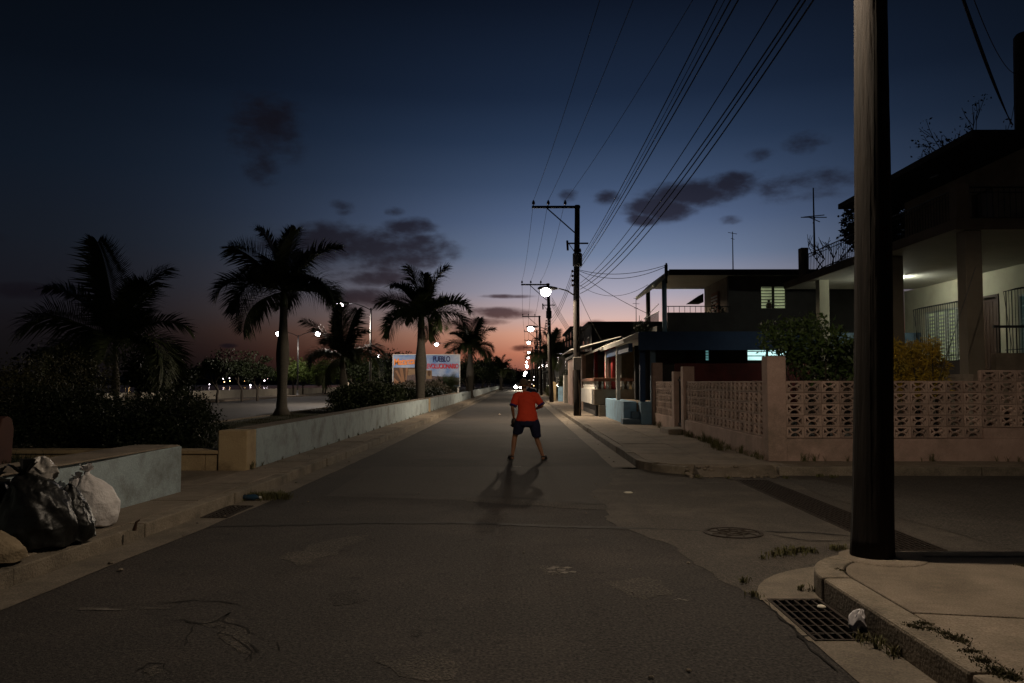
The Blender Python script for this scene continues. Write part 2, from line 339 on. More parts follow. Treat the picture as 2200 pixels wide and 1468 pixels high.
road = struct(strip(ys, lambda y: LK(y)+.31, lambda y: RK-.36, 0.0).build('road', asphalt))
# gutters, with openings where the grates lie
GL = (9.15, 10.05)                      # left inlet, along the street
gl = MB()
for seg in ([y for y in ys if y < GL[0]] + [GL[0]], [GL[1]] + [y for y in ys if y > GL[1]]):
    s_ = strip(seg, lambda y: LK(y)-.01, lambda y: LK(y)+.36, .006, .012, 3); n = len(gl.v); gl.v += s_.v; gl.f += [tuple(n+i for i in f) for f in s_.f]
s_ = strip(list(GL), lambda y: LK(y)+.31, lambda y: LK(y)+.36, .006); n = len(gl.v); gl.v += s_.v; gl.f += [tuple(n+i for i in f) for f in s_.f]
struct(gl.build('gutter_left', gutterm))
NC = (3.05, 5.75, .89)                  # near corner: arc centre and radius of the kerb face
def near_arc(r, n=10, a0=180, a1=90): return [(NC[0] + r*math.cos(R(a0+(a1-a0)*i/n)), NC[1] + r*math.sin(R(a0+(a1-a0)*i/n))) for i in range(n+1)]
GR = (4.86, 5.78)                       # right inlet
g1 = MB()
g1.face([(RK-.42, -12, .006), (RK+.01, -12, .006), (RK+.01, GR[0], .006), (RK-.40, GR[0], .006)])
g1.face([(RK-.42, GR[0], .006), (RK-.385, GR[0], .006), (RK-.385, GR[1], .006), (RK-.42, GR[1], .006)])
inner = near_arc(NC[2]-.01); outer = near_arc(NC[2]+.44)
for i in range(len(inner)-1):
    k = 1 - .5*(i/(len(inner)-1)); k2 = 1 - .5*((i+1)/(len(inner)-1))
    o1 = (inner[i][0] + (outer[i][0]-inner[i][0])*k, inner[i][1] + (outer[i][1]-inner[i][1])*k); o2 = (inner[i+1][0] + (outer[i+1][0]-inner[i+1][0])*k2, inner[i+1][1] + (outer[i+1][1]-inner[i+1][1])*k2)
    g1.face([(*o1, .0095), (*inner[i], .0095), (*inner[i+1], .0095), (*o2, .0095)])
g1.face([(RK-.42, GR[1], .006), (RK+.01, GR[1], .006), (RK+.01, NC[1], .006), (RK-.42, NC[1], .006)])
yr = [14.6 + 1.0*i for i in range(40)] + [55 + 10*i for i in range(46)]
s_ = strip(yr, lambda y: RK-.42, lambda y: RK+.01, .006, .015, 8); n = len(g1.v); g1.v += s_.v; g1.f += [tuple(n+i for i in f) for f in s_.f]
struct(g1.build('gutter_right', gutterm))
# side street with the slot of the trench drain left open
TX = (3.44, 3.96); TY = (7.45, 12.75)
sd = MB(); rnd = random.Random(4)
edge = [(RK-.42 - .08*math.sin(i*.29) + rnd.uniform(-.035, .035) - (.72*max(0, math.sin(math.pi*min(1, i/76)))**1.4), 5.9 + i*.11) for i in range(78)]
for i in range(len(edge)-1):
    a, b_ = edge[i], edge[i+1]
    sd.face([(a[0], a[1], .003), (TX[0], a[1], .003), (TX[0], b_[1], .003), (b_[0], b_[1], .003)])
sd.face([(TX[0], 5.9, .003), (TX[1], 5.9, .003), (TX[1], TY[0], .003), (TX[0], TY[0], .003)])
sd.face([(TX[0], TY[1], .003), (TX[1], TY[1], .003), (TX[1], 14.4, .003), (TX[0], 14.4, .003)])
sd.face([(TX[1], 5.9, .003), (90, 5.9, .003), (90, 14.4, .003), (TX[1], 14.4, .003)])
side = struct(sd.build('side_street', asphalt2))
struct(MB().face([(4.6, 7.1, .007), (90, 7.1, .007), (90, 13.0, .007), (4.3, 13.0, .007), (4.15, 11, .007), (4.4, 9, .007)]).build('side_street_surface', mat('side_surface', (.085, .074, .063), (.04, .035, .03), 28, .92, .9, 70, (.11, .094, .078), .7, .7, speck=.7, sscale=55)))
# pits under the grates
def pit(x0, x1, y0, y1):
    b = MB(); z0, z1 = -.44, .001
    b.face([(x0,y0,z0),(x0,y1,z0),(x0,y1,z1),(x0,y0,z1)]); b.face([(x1,y0,z0),(x1,y1,z0),(x1,y1,z1),(x1,y0,z1)]); b.face([(x0,y0,z0),(x1,y0,z0),(x1,y0,z1),(x0,y0,z1)]); b.face([(x0,y1,z0),(x1,y1,z0),(x1,y1,z1),(x0,y1,z1)])
    return struct(b.build('drain_pit', gutterm))
pit(TX[0]-.002, TX[1]+.002, *TY); pit(RK-.385, RK+.008, *GR); pit(LK(9.6)-.01, LK(9.6)+.31, *GL)

# kerbs, stone by stone
def stone(poly, z0, z1, parent, name='kerb_stone', m=None, bv=.012, dz=0.0):
    o = MB().prism(poly, z0, z1).build(name, m or concrete2, parent, bevel=bv); return o
kerb_l = struct(MB().box(-3.62, -3.48, 62, 420, -.05, .15).build('kerb_left', concrete2))
rnd = random.Random(5); y = -8
while y < 62:
    l = rnd.uniform(1.3, 2.3); y2 = min(y+l, 62); dx = rnd.uniform(-.012, .012); dz = rnd.uniform(-.012, .008)
    stone([(LK(y)-.17+dx, y), (LK(y)+dx, y), (LK(y2-.02)+dx, y2-.02), (LK(y2-.02)-.17+dx, y2-.02)], -.06, .15+dz, kerb_l); y = y2
kerb_r = struct(MB().box(RK, RK+.16, 64, 420, -.05, .15).build('kerb_right', concrete2))
y = 14.72
while y < 64:
    l = rnd.uniform(1.2, 2.0); y2 = min(y+l, 64); dx = rnd.uniform(-.012, .012)
    stone([(RK+dx, y), (RK+.16+dx, y), (RK+.16+dx, y2-.018), (RK+dx, y2-.018)], -.06, .15+rnd.uniform(-.012, .006), kerb_r); y = y2
FC = (3.5, 14.7, 1.34)                  # far corner
def far_arc(r, n=9, a0=180, a1=270): return [(FC[0] + r*math.cos(R(a0+(a1-a0)*i/n)), FC[1] + r*math.sin(R(a0+(a1-a0)*i/n))) for i in range(n+1)]
fo, fi = far_arc(1.34), far_arc(1.18)
for i in range(0, 6, 3):                # beyond it the kerb is broken away
    stone(fo[i:i+4] + fi[i:i+4][::-1], -.06, .15 - .02*(i > 2), kerb_r)
x = 4.35
while x < 40:
    l = rnd.uniform(1.2, 2.2); stone([(x, 13.36), (x+l-.02, 13.36), (x+l-.02, 13.52), (x, 13.52)], -.06, .15+rnd.uniform(-.015, .006), kerb_r); x += l
# rubble ramp where the kerb is broken
rb = MB(); rnd = random.Random(9)
rb.hexa([(2.95, 13.12, -.04), (4.34, 13.22, -.04), (4.34, 13.66, -.04), (3.0, 13.9, -.04), (3.0, 13.16, .012), (4.3, 13.26, .02), (4.32, 13.64, .147), (3.05, 13.85, .144)])
for i in range(60):
    px, py = rnd.uniform(2.8, 4.3), rnd.uniform(13.0, 13.6); s = rnd.uniform(.012, .05); z = max(0, (py-13.2)*.3)
    rb.ball((px, py, z+s*.3), s, s*rnd.uniform(.6, 1.2), s*.6, 6, 4)
struct(rb.build('broken_kerb_ramp', concrete))
kerb_n = struct(MB().box(RK+.002, RK+.2, -12, -6, -.05, .17).build('kerb_corner', concrete2))
for a, b_ in ((-6, -2), (-2, .6), (.6, 2.4), (2.4, 3.9), (3.9, 5.74)):
    stone([(RK, a), (RK+.21, a), (RK+.21, b_-.012), (RK, b_-.012)], -.06, .17+random.Random(int(a*9)).uniform(-.006, .006), kerb_n, bv=.02)
no, ni = near_arc(.89, 12), near_arc(.68, 12)
for a, b_ in ((0, 6), (6, 12)):
    stone(ni[a:b_+1] + no[a:b_+1][::-1], -.06, .172, kerb_n, bv=.02)
x = 3.06
while x < 30:
    l = rnd.uniform(1.4, 2.4); stone([(x, 6.43), (x+l-.015, 6.43), (x+l-.015, 6.64), (x, 6.64)], -.06, .17, kerb_n, bv=.02); x += l

# pavements, slab by slab
def slab(poly, parent, z=.15, m=None, seed=0):
    r_ = random.Random(seed*7+3); t = r_.uniform(-.006, .004)
    return MB().prism(poly, .05, z+t).build('slab', m or concrete, parent, bevel=.008)
WLP = [(-12, -5.3), (4.5, -4.66), (7.75, -4.52), (10.3, -4.33), (12.7, -4.33), (22, -4.24), (60, -4.2), (500, -4.2)]
WL = lambda y: interp(WLP, y)           # street face of the left wall
pl = struct(strip([-12, 0, 6, 10, 17, 30, 60, 420], lambda y: WL(y)-.1, lambda y: LK(y)-.16, .128).build('pavement_left', concrete))
rnd = random.Random(12); y = -6; i = 0
while y < 60:
    l = rnd.uniform(1.25, 1.9); y2 = y+l-.012
    slab([(WL(y)-.02, y), (LK(y)-.18, y), (LK(y2)-.18, y2), (WL(y2)-.02, y2)], pl, .15, seed=i); y += l; i += 1
pl2 = struct(MB().box(-4.22, -3.62, 60, 420, .0, .148).build('pavement_left_far', concrete))
# the gap in the wall: paving reaches back to the low wall
slab([(-5.6, 10.32), (WL(10.3)-.03, 10.32), (WL(12.6)-.03, 12.78), (-5.6, 12.78)], pl, .152, seed=91)
pr = struct(MB().prism([(2.33, 14.72), (2.6, 14.1), (3.4, 13.6), (4.3, 13.6), (40, 13.6), (40, 14.2), (4.47, 14.2), (4.47, 420), (2.33, 420)][::-1][::-1], -.02, .128).build('pavement_right', concrete))
y = 14.72; i = 0
while y < 60:
    l = 1.22 + .12*math.sin(i*2.1); y2 = y+l-.012
    slab([(2.335, y), (3.395, y), (3.395, y2), (2.335, y2)], pr, seed=i+100); slab([(3.407, y), (4.475, y), (4.475, y2), (3.407, y2)], pr, seed=i+200); y += l; i += 1
slab([(4.475, 14.705)] + [(2.335, 14.705)] + far_arc(1.165, 9)[1:6] + [(3.05, 13.87), (3.6, 13.78), (4.475, 13.72)], pr, seed=301)
x = 4.487; i = 0
while x < 22:
    l = 1.3 + .15*math.sin(i*1.7); slab([(x, 13.53), (x+l-.012, 13.53), (x+l-.012, 14.33), (x, 14.33)], pr, seed=400+i); x += l; i += 1
pn = struct(MB().prism([(RK+.2, -12), (40, -12), (40, 6.44), (3.05, 6.44), (2.6, 6.28), (2.37, 5.75)], -.02, .14).build('pavement_corner', concrete))
cor = near_arc(.668, 10)
slab([(RK+.222, 4.9)] + [(4.35, 4.55), (4.35, 6.418)] + cor[::-1], pn, .166, seed=501)
slab([(4.362, 4.55), (6.3, 4.3), (6.3, 6.418), (4.362, 6.418)], pn, .166, seed=502)
slab([(6.312, 4.3), (8.6, 4.1), (8.6, 6.418), (6.312, 6.418)], pn, .168, seed=507)
slab([(RK+.222, 3.0), (4.2, 2.8), (4.347, 4.538), (RK+.222, 4.888)], pn, .163, seed=503)
slab([(4.213, 2.8), (6.6, 2.5), (6.6, 4.25), (6.3, 4.288), (4.36, 4.538)], pn, .166, seed=504)
slab([(RK+.222, -1), (6.6, -1), (6.6, 2.49), (4.2, 2.788), (RK+.222, 2.988)], pn, .165, seed=505)
slab([(6.612, -1), (20, -1), (20, 4.0), (8.6, 4.085), (6.612, 4.23)], pn, .165, seed=506)
# concrete collar round the foot of the near pole
PB = G(1875, 1196, .17)                 # near pole foot
cl = MB(); cl.lathe([(.33, .160), (.32, .1745), (.25, .178), (.16, .18)], (PB.x+.06, PB.y-.03, 0), 24); struct(cl.build('pole_collar', concrete, smooth=True))

# cracks, seams and a painted cable shadow on the road, laid as thin ribbons
def ribbon(pts, w, z, m, seed=0, name='crack', parent=None, jag=.02):
    r_ = random.Random(seed); b = MB(); P_ = []
    for (a, c) in zip(pts, pts[1:]):
        a, c = Vector(a), Vector(c); k = max(2, int((c-a).length/.08))
        for i in range(k): P_.append(a.lerp(c, i/k) + Vector((r_.uniform(-jag, jag), r_.uniform(-jag, jag), 0)))
    P_.append(Vector(pts[-1]))
    for i, p in enumerate(P_):
        t = (P_[min(i+1, len(P_)-1)] - P_[max(i-1, 0)]); nrm = Vector((-t.y, t.x, 0)).normalized()
        ww = w*r_.uniform(.4, 1.2)*min(1, .25+4*min(i, len(P_)-1-i)/len(P_)); b.v += [tuple(Vector((p.x, p.y, z)) + nrm*ww/2), tuple(Vector((p.x, p.y, z)) - nrm*ww/2)]
    for i in range(len(P_)-1): b.f.append((2*i, 2*i+1, 2*i+3, 2*i+2))
    return b.build(name, m, parent)
def gl_(l, z=0): return [tuple(G(a, b, z)) for a, b in l]
ribbon(gl_([(330, 1297), (400, 1292), (440, 1291), (495, 1295), (520, 1304)]), .018, .0045, crackm, 1, parent=road, jag=.025)
ribbon(gl_([(330, 1338), (385, 1333), (425, 1341), (465, 1336), (485, 1318), (492, 1340), (530, 1352), (560, 1365)]), .02, .0045, crackm, 2, parent=road, jag=.03)
ribbon(gl_([(535, 1380), (555, 1398), (540, 1420)]), .016, .0045, crackm, 3, parent=road, jag=.03)
ribbon(gl_([(300, 1440), (330, 1425), (352, 1435)]), .02, .0045, crackm, 4, parent=road, jag=.03)
ribbon(gl_([(700, 1063), (860, 1063), (1000, 1064), (1100, 1069), (1200, 1077), (1300, 1083)]), .05, .0045, tar_shadow, 5, 'seam_and_shadow', road)
ribbon(gl_([(440, 1133), (800, 1124), (1000, 1124), (1200, 1132), (1400, 1137), (1515, 1141)]), .12, .0048, tar_shadow, 6, 'seam_and_shadow', road, .012)  # shadow of an overhead cable, painted as a dark strip across the road
ribbon(gl_([(905, 910), (1000, 911), (1110, 911), (1260, 919)]), .12, .0045, tar_shadow, 7, 'seam_and_shadow', road, .02)
ribbon(gl_([(1640, 1143), (1740, 1145), (1830, 1152)], .003), .05, .0095, tar_shadow, 8, 'seam_and_shadow', side, .02)  # the painted cable shadow carried on past the manhole
ribbon(gl_([(1655, 1150), (1740, 1163), (1830, 1163)], .003), .03, .0097, crackm, 9, 'crack', side, .02)
ribbon(gl_([(2070, 1350), (1700, 1370), (1690, 1376)], 0), .02, .009, crackm, 10, 'crack', road, .01)
ribbon(gl_([(1640, 1290), (1700, 1350), (1770, 1420), (1830, 1468)]), .014, .009, crackm, 11, 'crack', road, .02)
for x0, y0, rx, ry, sd_ in ((1197, 1226, .13, .10, 1), (1500, 1037, .30, .05, 2), (1230, 942, .3, .12, 3), (255, 1310, .35, .03, 4), (1110, 1003, .1, .1, 5), (1460, 1290, .05, .03, 6)):
    c = G(x0, y0); r_ = random.Random(sd_); b = MB()
    for k in range(7):
        q = [(c.x + rx*(.9*r_.uniform(-1, 1)) + .25*rx*math.cos(a)*r_.uniform(.6, 1.3), c.y + ry*r_.uniform(-1, 1) + .3*ry*math.sin(a)*r_.uniform(.6, 1.3)) for a in (0,)]
        cx_, cy_ = q[0]; b.face([(cx_ + rx*.34*math.cos(2*math.pi*j/9)*r_.uniform(.5, 1.2), cy_ + ry*.34*math.sin(2*math.pi*j/9)*r_.uniform(.5, 1.2), .0042+.0003*k) for j in range(9)])
    b.build('stain', stainm, road)
for k, l_ in enumerate(([(470, 1336), (478, 1360), (520, 1380), (535, 1400), (528, 1425)], [(425, 1341), (400, 1370), (395, 1392)], [(560, 1365), (590, 1382), (600, 1400)], [(240, 1305), (330, 1297)], [(352, 1435), (372, 1452)], [(520, 1304), (545, 1310)])):
    ribbon(gl_(l_), .010, .0046, crackm, 40+k, parent=road, jag=.028)
def patch(pts, m, z, seed, jag=.04):       # ragged-edged patch of other surfacing
    r_ = random.Random(seed); out = []
    for a, c in zip(pts, pts[1:]+pts[:1]):
        n_ = max(2, int((Vector(c)-Vector(a)).length/.12))
        for i in range(n_): q = Vector(a).lerp(Vector(c), i/n_); out.append((q.x+r_.uniform(-jag, jag), q.y+r_.uniform(-jag, jag), z))
    MB().face(out).build('patch', m, road)
worn = mat('worn_asphalt', (.072, .062, .053), (.033, .029, .025), 30, .92, 1.0, 70, (.10, .085, .07), 1.6, .8, speck=.85, sscale=55)
oily = mat('oily_asphalt', (.042, .036, .032), (.017, .015, .0135), 26, .93, .9, 70, speck=.85, sscale=55)
patch([G(430, 1340), G(480, 1325), G(535, 1352), G(540, 1405), G(500, 1395), G(470, 1350)], worn, .0024, 1, .03); patch([G(300, 1448), G(330, 1430), G(350, 1440), G(325, 1455)], worn, .0024, 2, .02)
patch([G(1000, 1070), G(1100, 1074), G(1300, 1087), G(1480, 1093), G(1480, 1100), G(1300, 1097), G(1100, 1084), G(1000, 1078)], worn, .0026, 3, .04)
patch([G(700, 1280), G(760, 1270), G(780, 1290), G(720, 1300)], oily, .0022, 5, .05); patch([G(880, 1352), G(915, 1356), G(905, 1372), G(880, 1368)], oily, .0022, 6, .03); patch([G(1490, 1390), G(1512, 1392), G(1505, 1404), G(1490, 1400)], oily, .0022, 7, .03)
patch([G(1160, 1218), G(1200, 1214), G(1222, 1224), G(1205, 1238), G(1175, 1234)], worn, .0024, 8, .03); patch([G(600, 1200), G(700, 1160), G(800, 1150), G(720, 1190), G(640, 1215)], worn, .0023, 9, .05); patch([G(800, 1420), G(950, 1400), G(1000, 1440), G(900, 1466)], worn, .0023, 10, .06); patch([G(1300, 1250), G(1400, 1240), G(1460, 1270), G(1380, 1290)], worn, .0023, 11, .05)
# long strips of repaired surface
MB().face([(*G(700, 1066).xy, .0021), (*G(1490, 1090).xy, .0021), (*G(1330, 1003).xy, .0021), (*G(800, 1003).xy, .0021)]).build('patch', patchm, road)

# ---- left: verge, avenue, seawall, water front
struct(MB().prism([(-10.9, 13.3), (-4.6, 13.3), (-4.55, 420), (-10.9, 420)], -.2, .09).build('verge', lawn))
struct(MB().box(-11.1, -10.9, -20, 420, -.2, .13).build('avenue_kerb', concrete2))
struct(MB().face([(-24, -60, -.01), (-11.1, -60, -.01), (-11.1, 900, -.01), (-24, 900, -.01)]).build('avenue', mat('avenue_asphalt', (.055, .050, .043), (.038, .035, .03), 1.2, .8, .3, 60, (.07, .064, .055), .3, .5, speck=.3)))
struct(MB().box(-26.3, -24, -60, 900, -.2, .12).build('promenade', concrete))
struct(MB().prism([(-11.0, -20), (-5.1, -20), (-4.8, 4), (-4.75, 10.1), (-5.6, 10.31), (-5.6, 12.8), (-11.0, 12.8)], -.2, .10).build('park_lawn', lawn))
o = MB().box(-26.75, -26.3, -60, 900, -1.5, .86).build('sea_wall', mat('sea_wall_paint', (.42, .38, .30), (.33, .30, .24), .6, .9, grime=(.2, .18, .14), gscale=.3, gamt=.5))
tag(o, 'long low pale sea wall along the water side of the avenue', 'wall')
# far shore
rnd = random.Random(31); b = MB(); pts = []
for i in range(121):
    x_ = -900 + 14*i; top = 6 + 4.5*math.sin(i*.21) + 3*math.sin(i*.57+1) + rnd.uniform(-1, 1); pts.append((x_, max(2.5, top)))
for (a, z1), (c, z2) in zip(pts, pts[1:]):
    b.face([(a, 900, -1.2), (c, 900, -1.2), (c, 930, z1*.0+z2*.7), (a, 930, z1*.7)]); b.face([(a, 930, z1*.7), (c, 930, z2*.7), (c, 1000, z2+6), (a, 1000, z1+6)]); b.face([(a, 1000, z1+6), (c, 1000, z2+6), (c, 1400, z2), (a, 1400, z1)])
struct(b.build('far_shore', mat('far_shore', (.012, .014, .012), (.02, .02, .016), .05, 1)))
# ================================================================== the left wall
W_TOP = .78
def wall_piece(parent, name, y0, y1, th, z0, z1, m, fx=WL, bevel=.012, dx=0.0):
    return MB().hexa([(fx(y0)-th, y0, z0), (fx(y0)+dx, y0, z0), (fx(y1)+dx, y1, z0), (fx(y1)-th, y1, z0), (fx(y0)-th, y0, z1), (fx(y0)+dx, y0, z1), (fx(y1)+dx, y1, z1), (fx(y1)-th, y1, z1)]).build(name, m, parent, bevel=bevel)
wn = thing('park_wall', 'short low pale blue wall behind the heap of rubbish bags', 'wall', (-4.6, 7, .15))
wall_piece(wn, 'wall', -6, 8.35, .62, .10, W_TOP-.05, bluewall); wall_piece(wn, 'wall', 8.36, 10.3, .62, .10, W_TOP-.05, bluewall)
wall_piece(wn, 'coping', -6, 10.28, .60, W_TOP-.048, W_TOP-.03, concrete, dx=-.015, bevel=.004)
wl = thing('park_wall', 'long low pale blue wall running down the street to the palms', 'wall', (-4.3, 13, .15))
MB().box(-4.80, -4.335, 12.80, 13.25, .10, W_TOP).build('end_pillar', beige, wl, bevel=.015)['label'] = 'ochre painted end pillar'
yy = [13.26, 21.5, 29.8, 37.9]
for a, b_ in zip(yy, yy[1:]): wall_piece(wl, 'wall', a, b_-.012, .40, .10, W_TOP, bluewall)
wall_piece(wl, 'pilaster', 37.9, 38.6, .42, .10, W_TOP+.01, beige, dx=.012)
yy = [38.61, 50, 61, 72, 84, 96, 108, 122, 136, 150, 170, 190]
for a, b_ in zip(yy, yy[1:]): wall_piece(wl, 'wall', a, b_-.05, .40, .10 if a < 60 else 0, W_TOP, bluewall)
wall_piece(wl, 'coping', 13.3, 60, .36, W_TOP+.003, W_TOP+.018, concrete, dx=-.02, bevel=.004)
lw = thing('step_wall', 'low ochre step wall across the gap between the blue walls', 'wall', (-6, 13, .1))
x = -10.6
while x < -4.85:
    x2 = min(x+.62, -4.81); MB().box(x, x2-.008, 12.84, 13.2, .10, .40).build('block', beige, lw, bevel=.008); x = x2
MB().box(-10.6, -4.81, 12.81, 13.24, .402, .46).build('cap', beige, lw, bevel=.01)
# planted bed behind the short wall
o = struct(MB().prism([(-7.5, -6), (-5.7, -6), (-5.15, 8), (-4.97, 10.2), (-5.6, 10.25), (-7.5, 10.2)], .1, .5).build('planted_bed', soil))
# ================================================================== plants
def tufts(name, spots, seed, m, h=(.04, .12), n=30, spread=.12, label=None, kind='stuff'):
    g_ = random.Random(seed); b = MB()
    for (x, y, z, sc) in spots:
        for i in range(int(n*sc*2.2)):
            a = g_.uniform(0, 6.283); d = abs(g_.gauss(0, spread*sc)); bx, by = x + d*math.cos(a), y + d*math.sin(a)
            hh = g_.uniform(*h)*(.5+.5*sc); la = g_.uniform(0, 6.283); le = hh*g_.uniform(.2, .9); w = .0014 + .0026*g_.random()
            px, py = -math.sin(la)*w, math.cos(la)*w; tx, ty = bx + le*math.cos(la), by + le*math.sin(la)
            b.face([(bx-px, by-py, z), (bx+px, by+py, z), ((bx+tx)/2+px*1.3, (by+ty)/2+py*1.3, z+hh*.7), ((bx+tx)/2-px*1.3, (by+ty)/2-py*1.3, z+hh*.7)])
            b.face([((bx+tx)/2-px*1.3, (by+ty)/2-py*1.3, z+hh*.7), ((bx+tx)/2+px*1.3, (by+ty)/2+py*1.3, z+hh*.7), (tx, ty, z+hh)])
    o = b.build(name, m, fix=False); tag(o, label, 'weeds', kind=kind); return o
S = []
for i in range(24): q = G(490+i*5.5, 1077-i*.25+random.Random(i).uniform(-4, 3)); S.append((q.x, q.y, .006, .7))
S += [(*G(515, 1062, .05).xy, .01, 1.3), (*G(500, 1070).xy, .01, 1.2), (*G(530, 1060).xy, .01, 1.1)]
tufts('gutter_weeds', S, 1, weedm, (.04, .13), 34, .08, 'weeds growing along the left gutter beside the drain grate')
S = [(*G(x, y, .006).xy, .01, s) for x, y, s in ((1660, 1196, .6), (1685, 1192, .9), (1705, 1189, 1.0), (1725, 1187, .7), (1745, 1188, .5), (1795, 1183, .6), (1810, 1182, .6), (1640, 1202, .3))]
tufts('junction_weeds', S, 2, weedm, (.02, .07), 60, .07, 'low weeds at the lip of the junction by the near kerb')
S = [(*G(x, y, .17).xy, .168, s) for x, y, s in ((1960, 1345, .9), (1985, 1340, .8), (2000, 1352, .8), (2030, 1362, .9), (2050, 1372, 1.0), (2065, 1378, .9), (2085, 1400, .9), (2110, 1420, 1.1), (2140, 1440, 1.2), (2170, 1455, 1.2), (1975, 1350, .6), (1806, 1226, .5), (1800, 1222, .3), (2200, 1215, .8))]
tufts('pavement_moss', S, 3, mat('moss', (.045, .042, .018), (.06, .05, .022), 8, .95), (.004, .014), 130, .035, 'moss and short weeds in the joints of the corner pavement')
S = []
for i in range(46):
    t = i/45; yv = 14.6 + 7*t; S.append((4.44+random.Random(i).uniform(-.05, .02), yv+random.Random(i+50).uniform(-.2, .2), .15, random.Random(i+9).choice([0, .1, .2, .3, .9])))
for i in range(26): S.append((4.7+i*.19, 14.27, .15, random.Random(i+3).choice([0, 0, .12, .2, .6])))
S += [(*G(1532, 962, .15).xy, .15, 1.5), (*G(1548, 968, .15).xy, .15, 1.4), (*G(1515, 948, .15).xy, .15, 1.6), (*G(1410, 915, .15).xy, .15, 1.6), (*G(1418, 920, .15).xy, .15, 1.4), (*G(1476, 938, .15).xy, .15, 1.0)]
tufts('fence_foot_weeds', S, 4, weedm, (.05, .22), 26, .06, 'weeds and dry grass at the foot of the pink block fence')
S = [(*G(x, y).xy, .01, s) for x, y, s in ((1480, 1022, .8), (1500, 1028, .7), (1565, 1030, .6), (1690, 1030, .6), (1760, 1026, .8), (1790, 1028, .6), (1620, 1285, .5), (1600, 1255, .5), (1750, 1275, .5), (1720, 1272, .3), (1850, 1380, .5), (1880, 1395, .6), (1920, 1410, .6), (1900, 1380, .5))]
tufts('kerb_weeds', S, 5, weedm, (.02, .08), 40, .07, 'sparse weeds along the kerbs of the side street')
S = [(random.Random(i).uniform(-6.9, -5.25), 3 + 7*random.Random(i+77).random(), .5, random.Random(i+5).uniform(.6, 1.3)) for i in range(120)]
tufts('bed_weeds', S, 6, leafdark, (.06, .2), 40, .2, 'rank weeds filling the bed behind the short blue wall')
S = [(random.Random(i).uniform(-10.7, -4.7), 13.6 + 45*random.Random(i+77).random()**2, .09, random.Random(i+5).uniform(.8, 1.6)) for i in range(500)]
tufts('verge_grass', S, 7, lawn, (.03, .09), 36, .35, 'short grass on the verge between wall and avenue')
S = [(*G(540, 1008, .15).xy, .15, 1.2), (*G(536, 1004, .15).xy, .15, 1.0)]
for i in range(30): yv = 13.5+i*1.1; S.append((WL(yv)+.02, yv, .15, random.Random(i).choice([.2, .3, .4])))
tufts('wall_foot_weeds', S, 8, weedm, (.04, .14), 22, .05, 'small weeds at the foot of the long blue wall')

def bush(name, label, blobs, n, size, m, seed, stems, aspect=.5, group=None, cat='bush', core=True, droop=0.0, shell=.55):
    base = (sum(b[0] for b in blobs)/len(blobs), sum(b[1] for b in blobs)/len(blobs), min(s[0][2] for s in stems))
    t = thing(name, label, cat, base, group)
    link('foliage', leaf_mesh('foliage', blobs, n, size, seed, shell, aspect, droop), m, t)
    b = MB()
    for s in stems: b.tube(s[:-1], s[-1], 5)
    b.build('stems', barkm, t, smooth=True)
    return t
def rblobs(seed, k, x, y, z, rr):
    g_ = random.Random(seed); return [(g_.uniform(*x), g_.uniform(*y), g_.uniform(*z), *(g_.uniform(*rr)*f for f in (1, 1, .85))) for _ in range(k)]
def stems_to(blobs, base, k, seed, r=.03):
    g_ = random.Random(seed); out = []
    for i in range(k):
        b = blobs[i % len(blobs)]; p0 = Vector(base) + Vector((g_.uniform(-.12, .12), g_.uniform(-.1, .1), 0)); p2 = Vector(b[:3]); p1 = p0.lerp(p2, .5) + Vector((g_.uniform(-.15, .15), g_.uniform(-.1, .1), .08)); out.append((p0, p1, p2, [r, r*.75, r*.3]))
    return out
# hedge masses on the left
bl = rblobs(1, 30, (-9.6, -6.2), (14.6, 17.5), (.45, 1.05), (.45, .68)) + [(-6.2, 14.9, .8, .45, .5, .62), (-5.95, 15.2, .45, .4, .5, .5)]
bush('hedge_bush', 'dark sprawling bush behind the ochre step wall and first palm', bl, 46000, .062, leafdark, 2, stems_to(bl, (-7.8, 16, .09), 14, 3))
bl = rblobs(4, 22, (-13, -9.8), (15.5, 19), (.6, 1.7), (.7, 1.1))
bush('hedge_bush', 'tall dark olive bush at the left end of the park', bl, 36000, .07, mat('olive_leaf', (.04, .042, .014), (.055, .05, .018), 2, .65), 5, stems_to(bl, (-11.4, 17.2, -.01), 14, 6), group=None)
def trimmed(seed, x0, x1, y0, y1, zt, k=60):
    g_ = random.Random(seed); out = []
    for i in range(k):
        u, v = g_.random(), g_.random(); x, y = x0+(x1-x0)*u, y0+(y1-y0)*v; e = 1-max(abs(2*u-1), abs(2*v-1))**4*.28
        out.append((x, y, .09+(zt-.5)*g_.random()*e+.25, .5, .5, .42))
        out.append((x, y, .09+zt*e-.42, .48, .48, .36))
    return out
bl = trimmed(7, -8.7, -5.6, 37.5, 41.5, 1.45)
bush('trimmed_hedge', 'rounded trimmed dark hedge close behind the long blue wall', bl, 30000, .11, leafdark, 8, stems_to(bl, (-7.1, 39.5, .09), 10, 9), cat='hedge')
bl = trimmed(17, -7.4, -5.2, 50, 56, 1.1, 40)
bush('trimmed_hedge', 'low dark hedge in front of the billboard', bl, 16000, .14, leafdark, 18, stems_to(bl, (-6.3, 53, .09), 8, 19), cat='hedge')
bl = trimmed(27, -9.5, -5.2, 58, 62, 1.5, 40)
bush('trimmed_hedge', 'long reddish dark hedge under the billboard', bl, 16000, .16, mat('red_hedge', (.035, .022, .014), (.03, .03, .014), 2, .7), 28, stems_to(bl, (-7.3, 60, .09), 8, 29), cat='hedge')

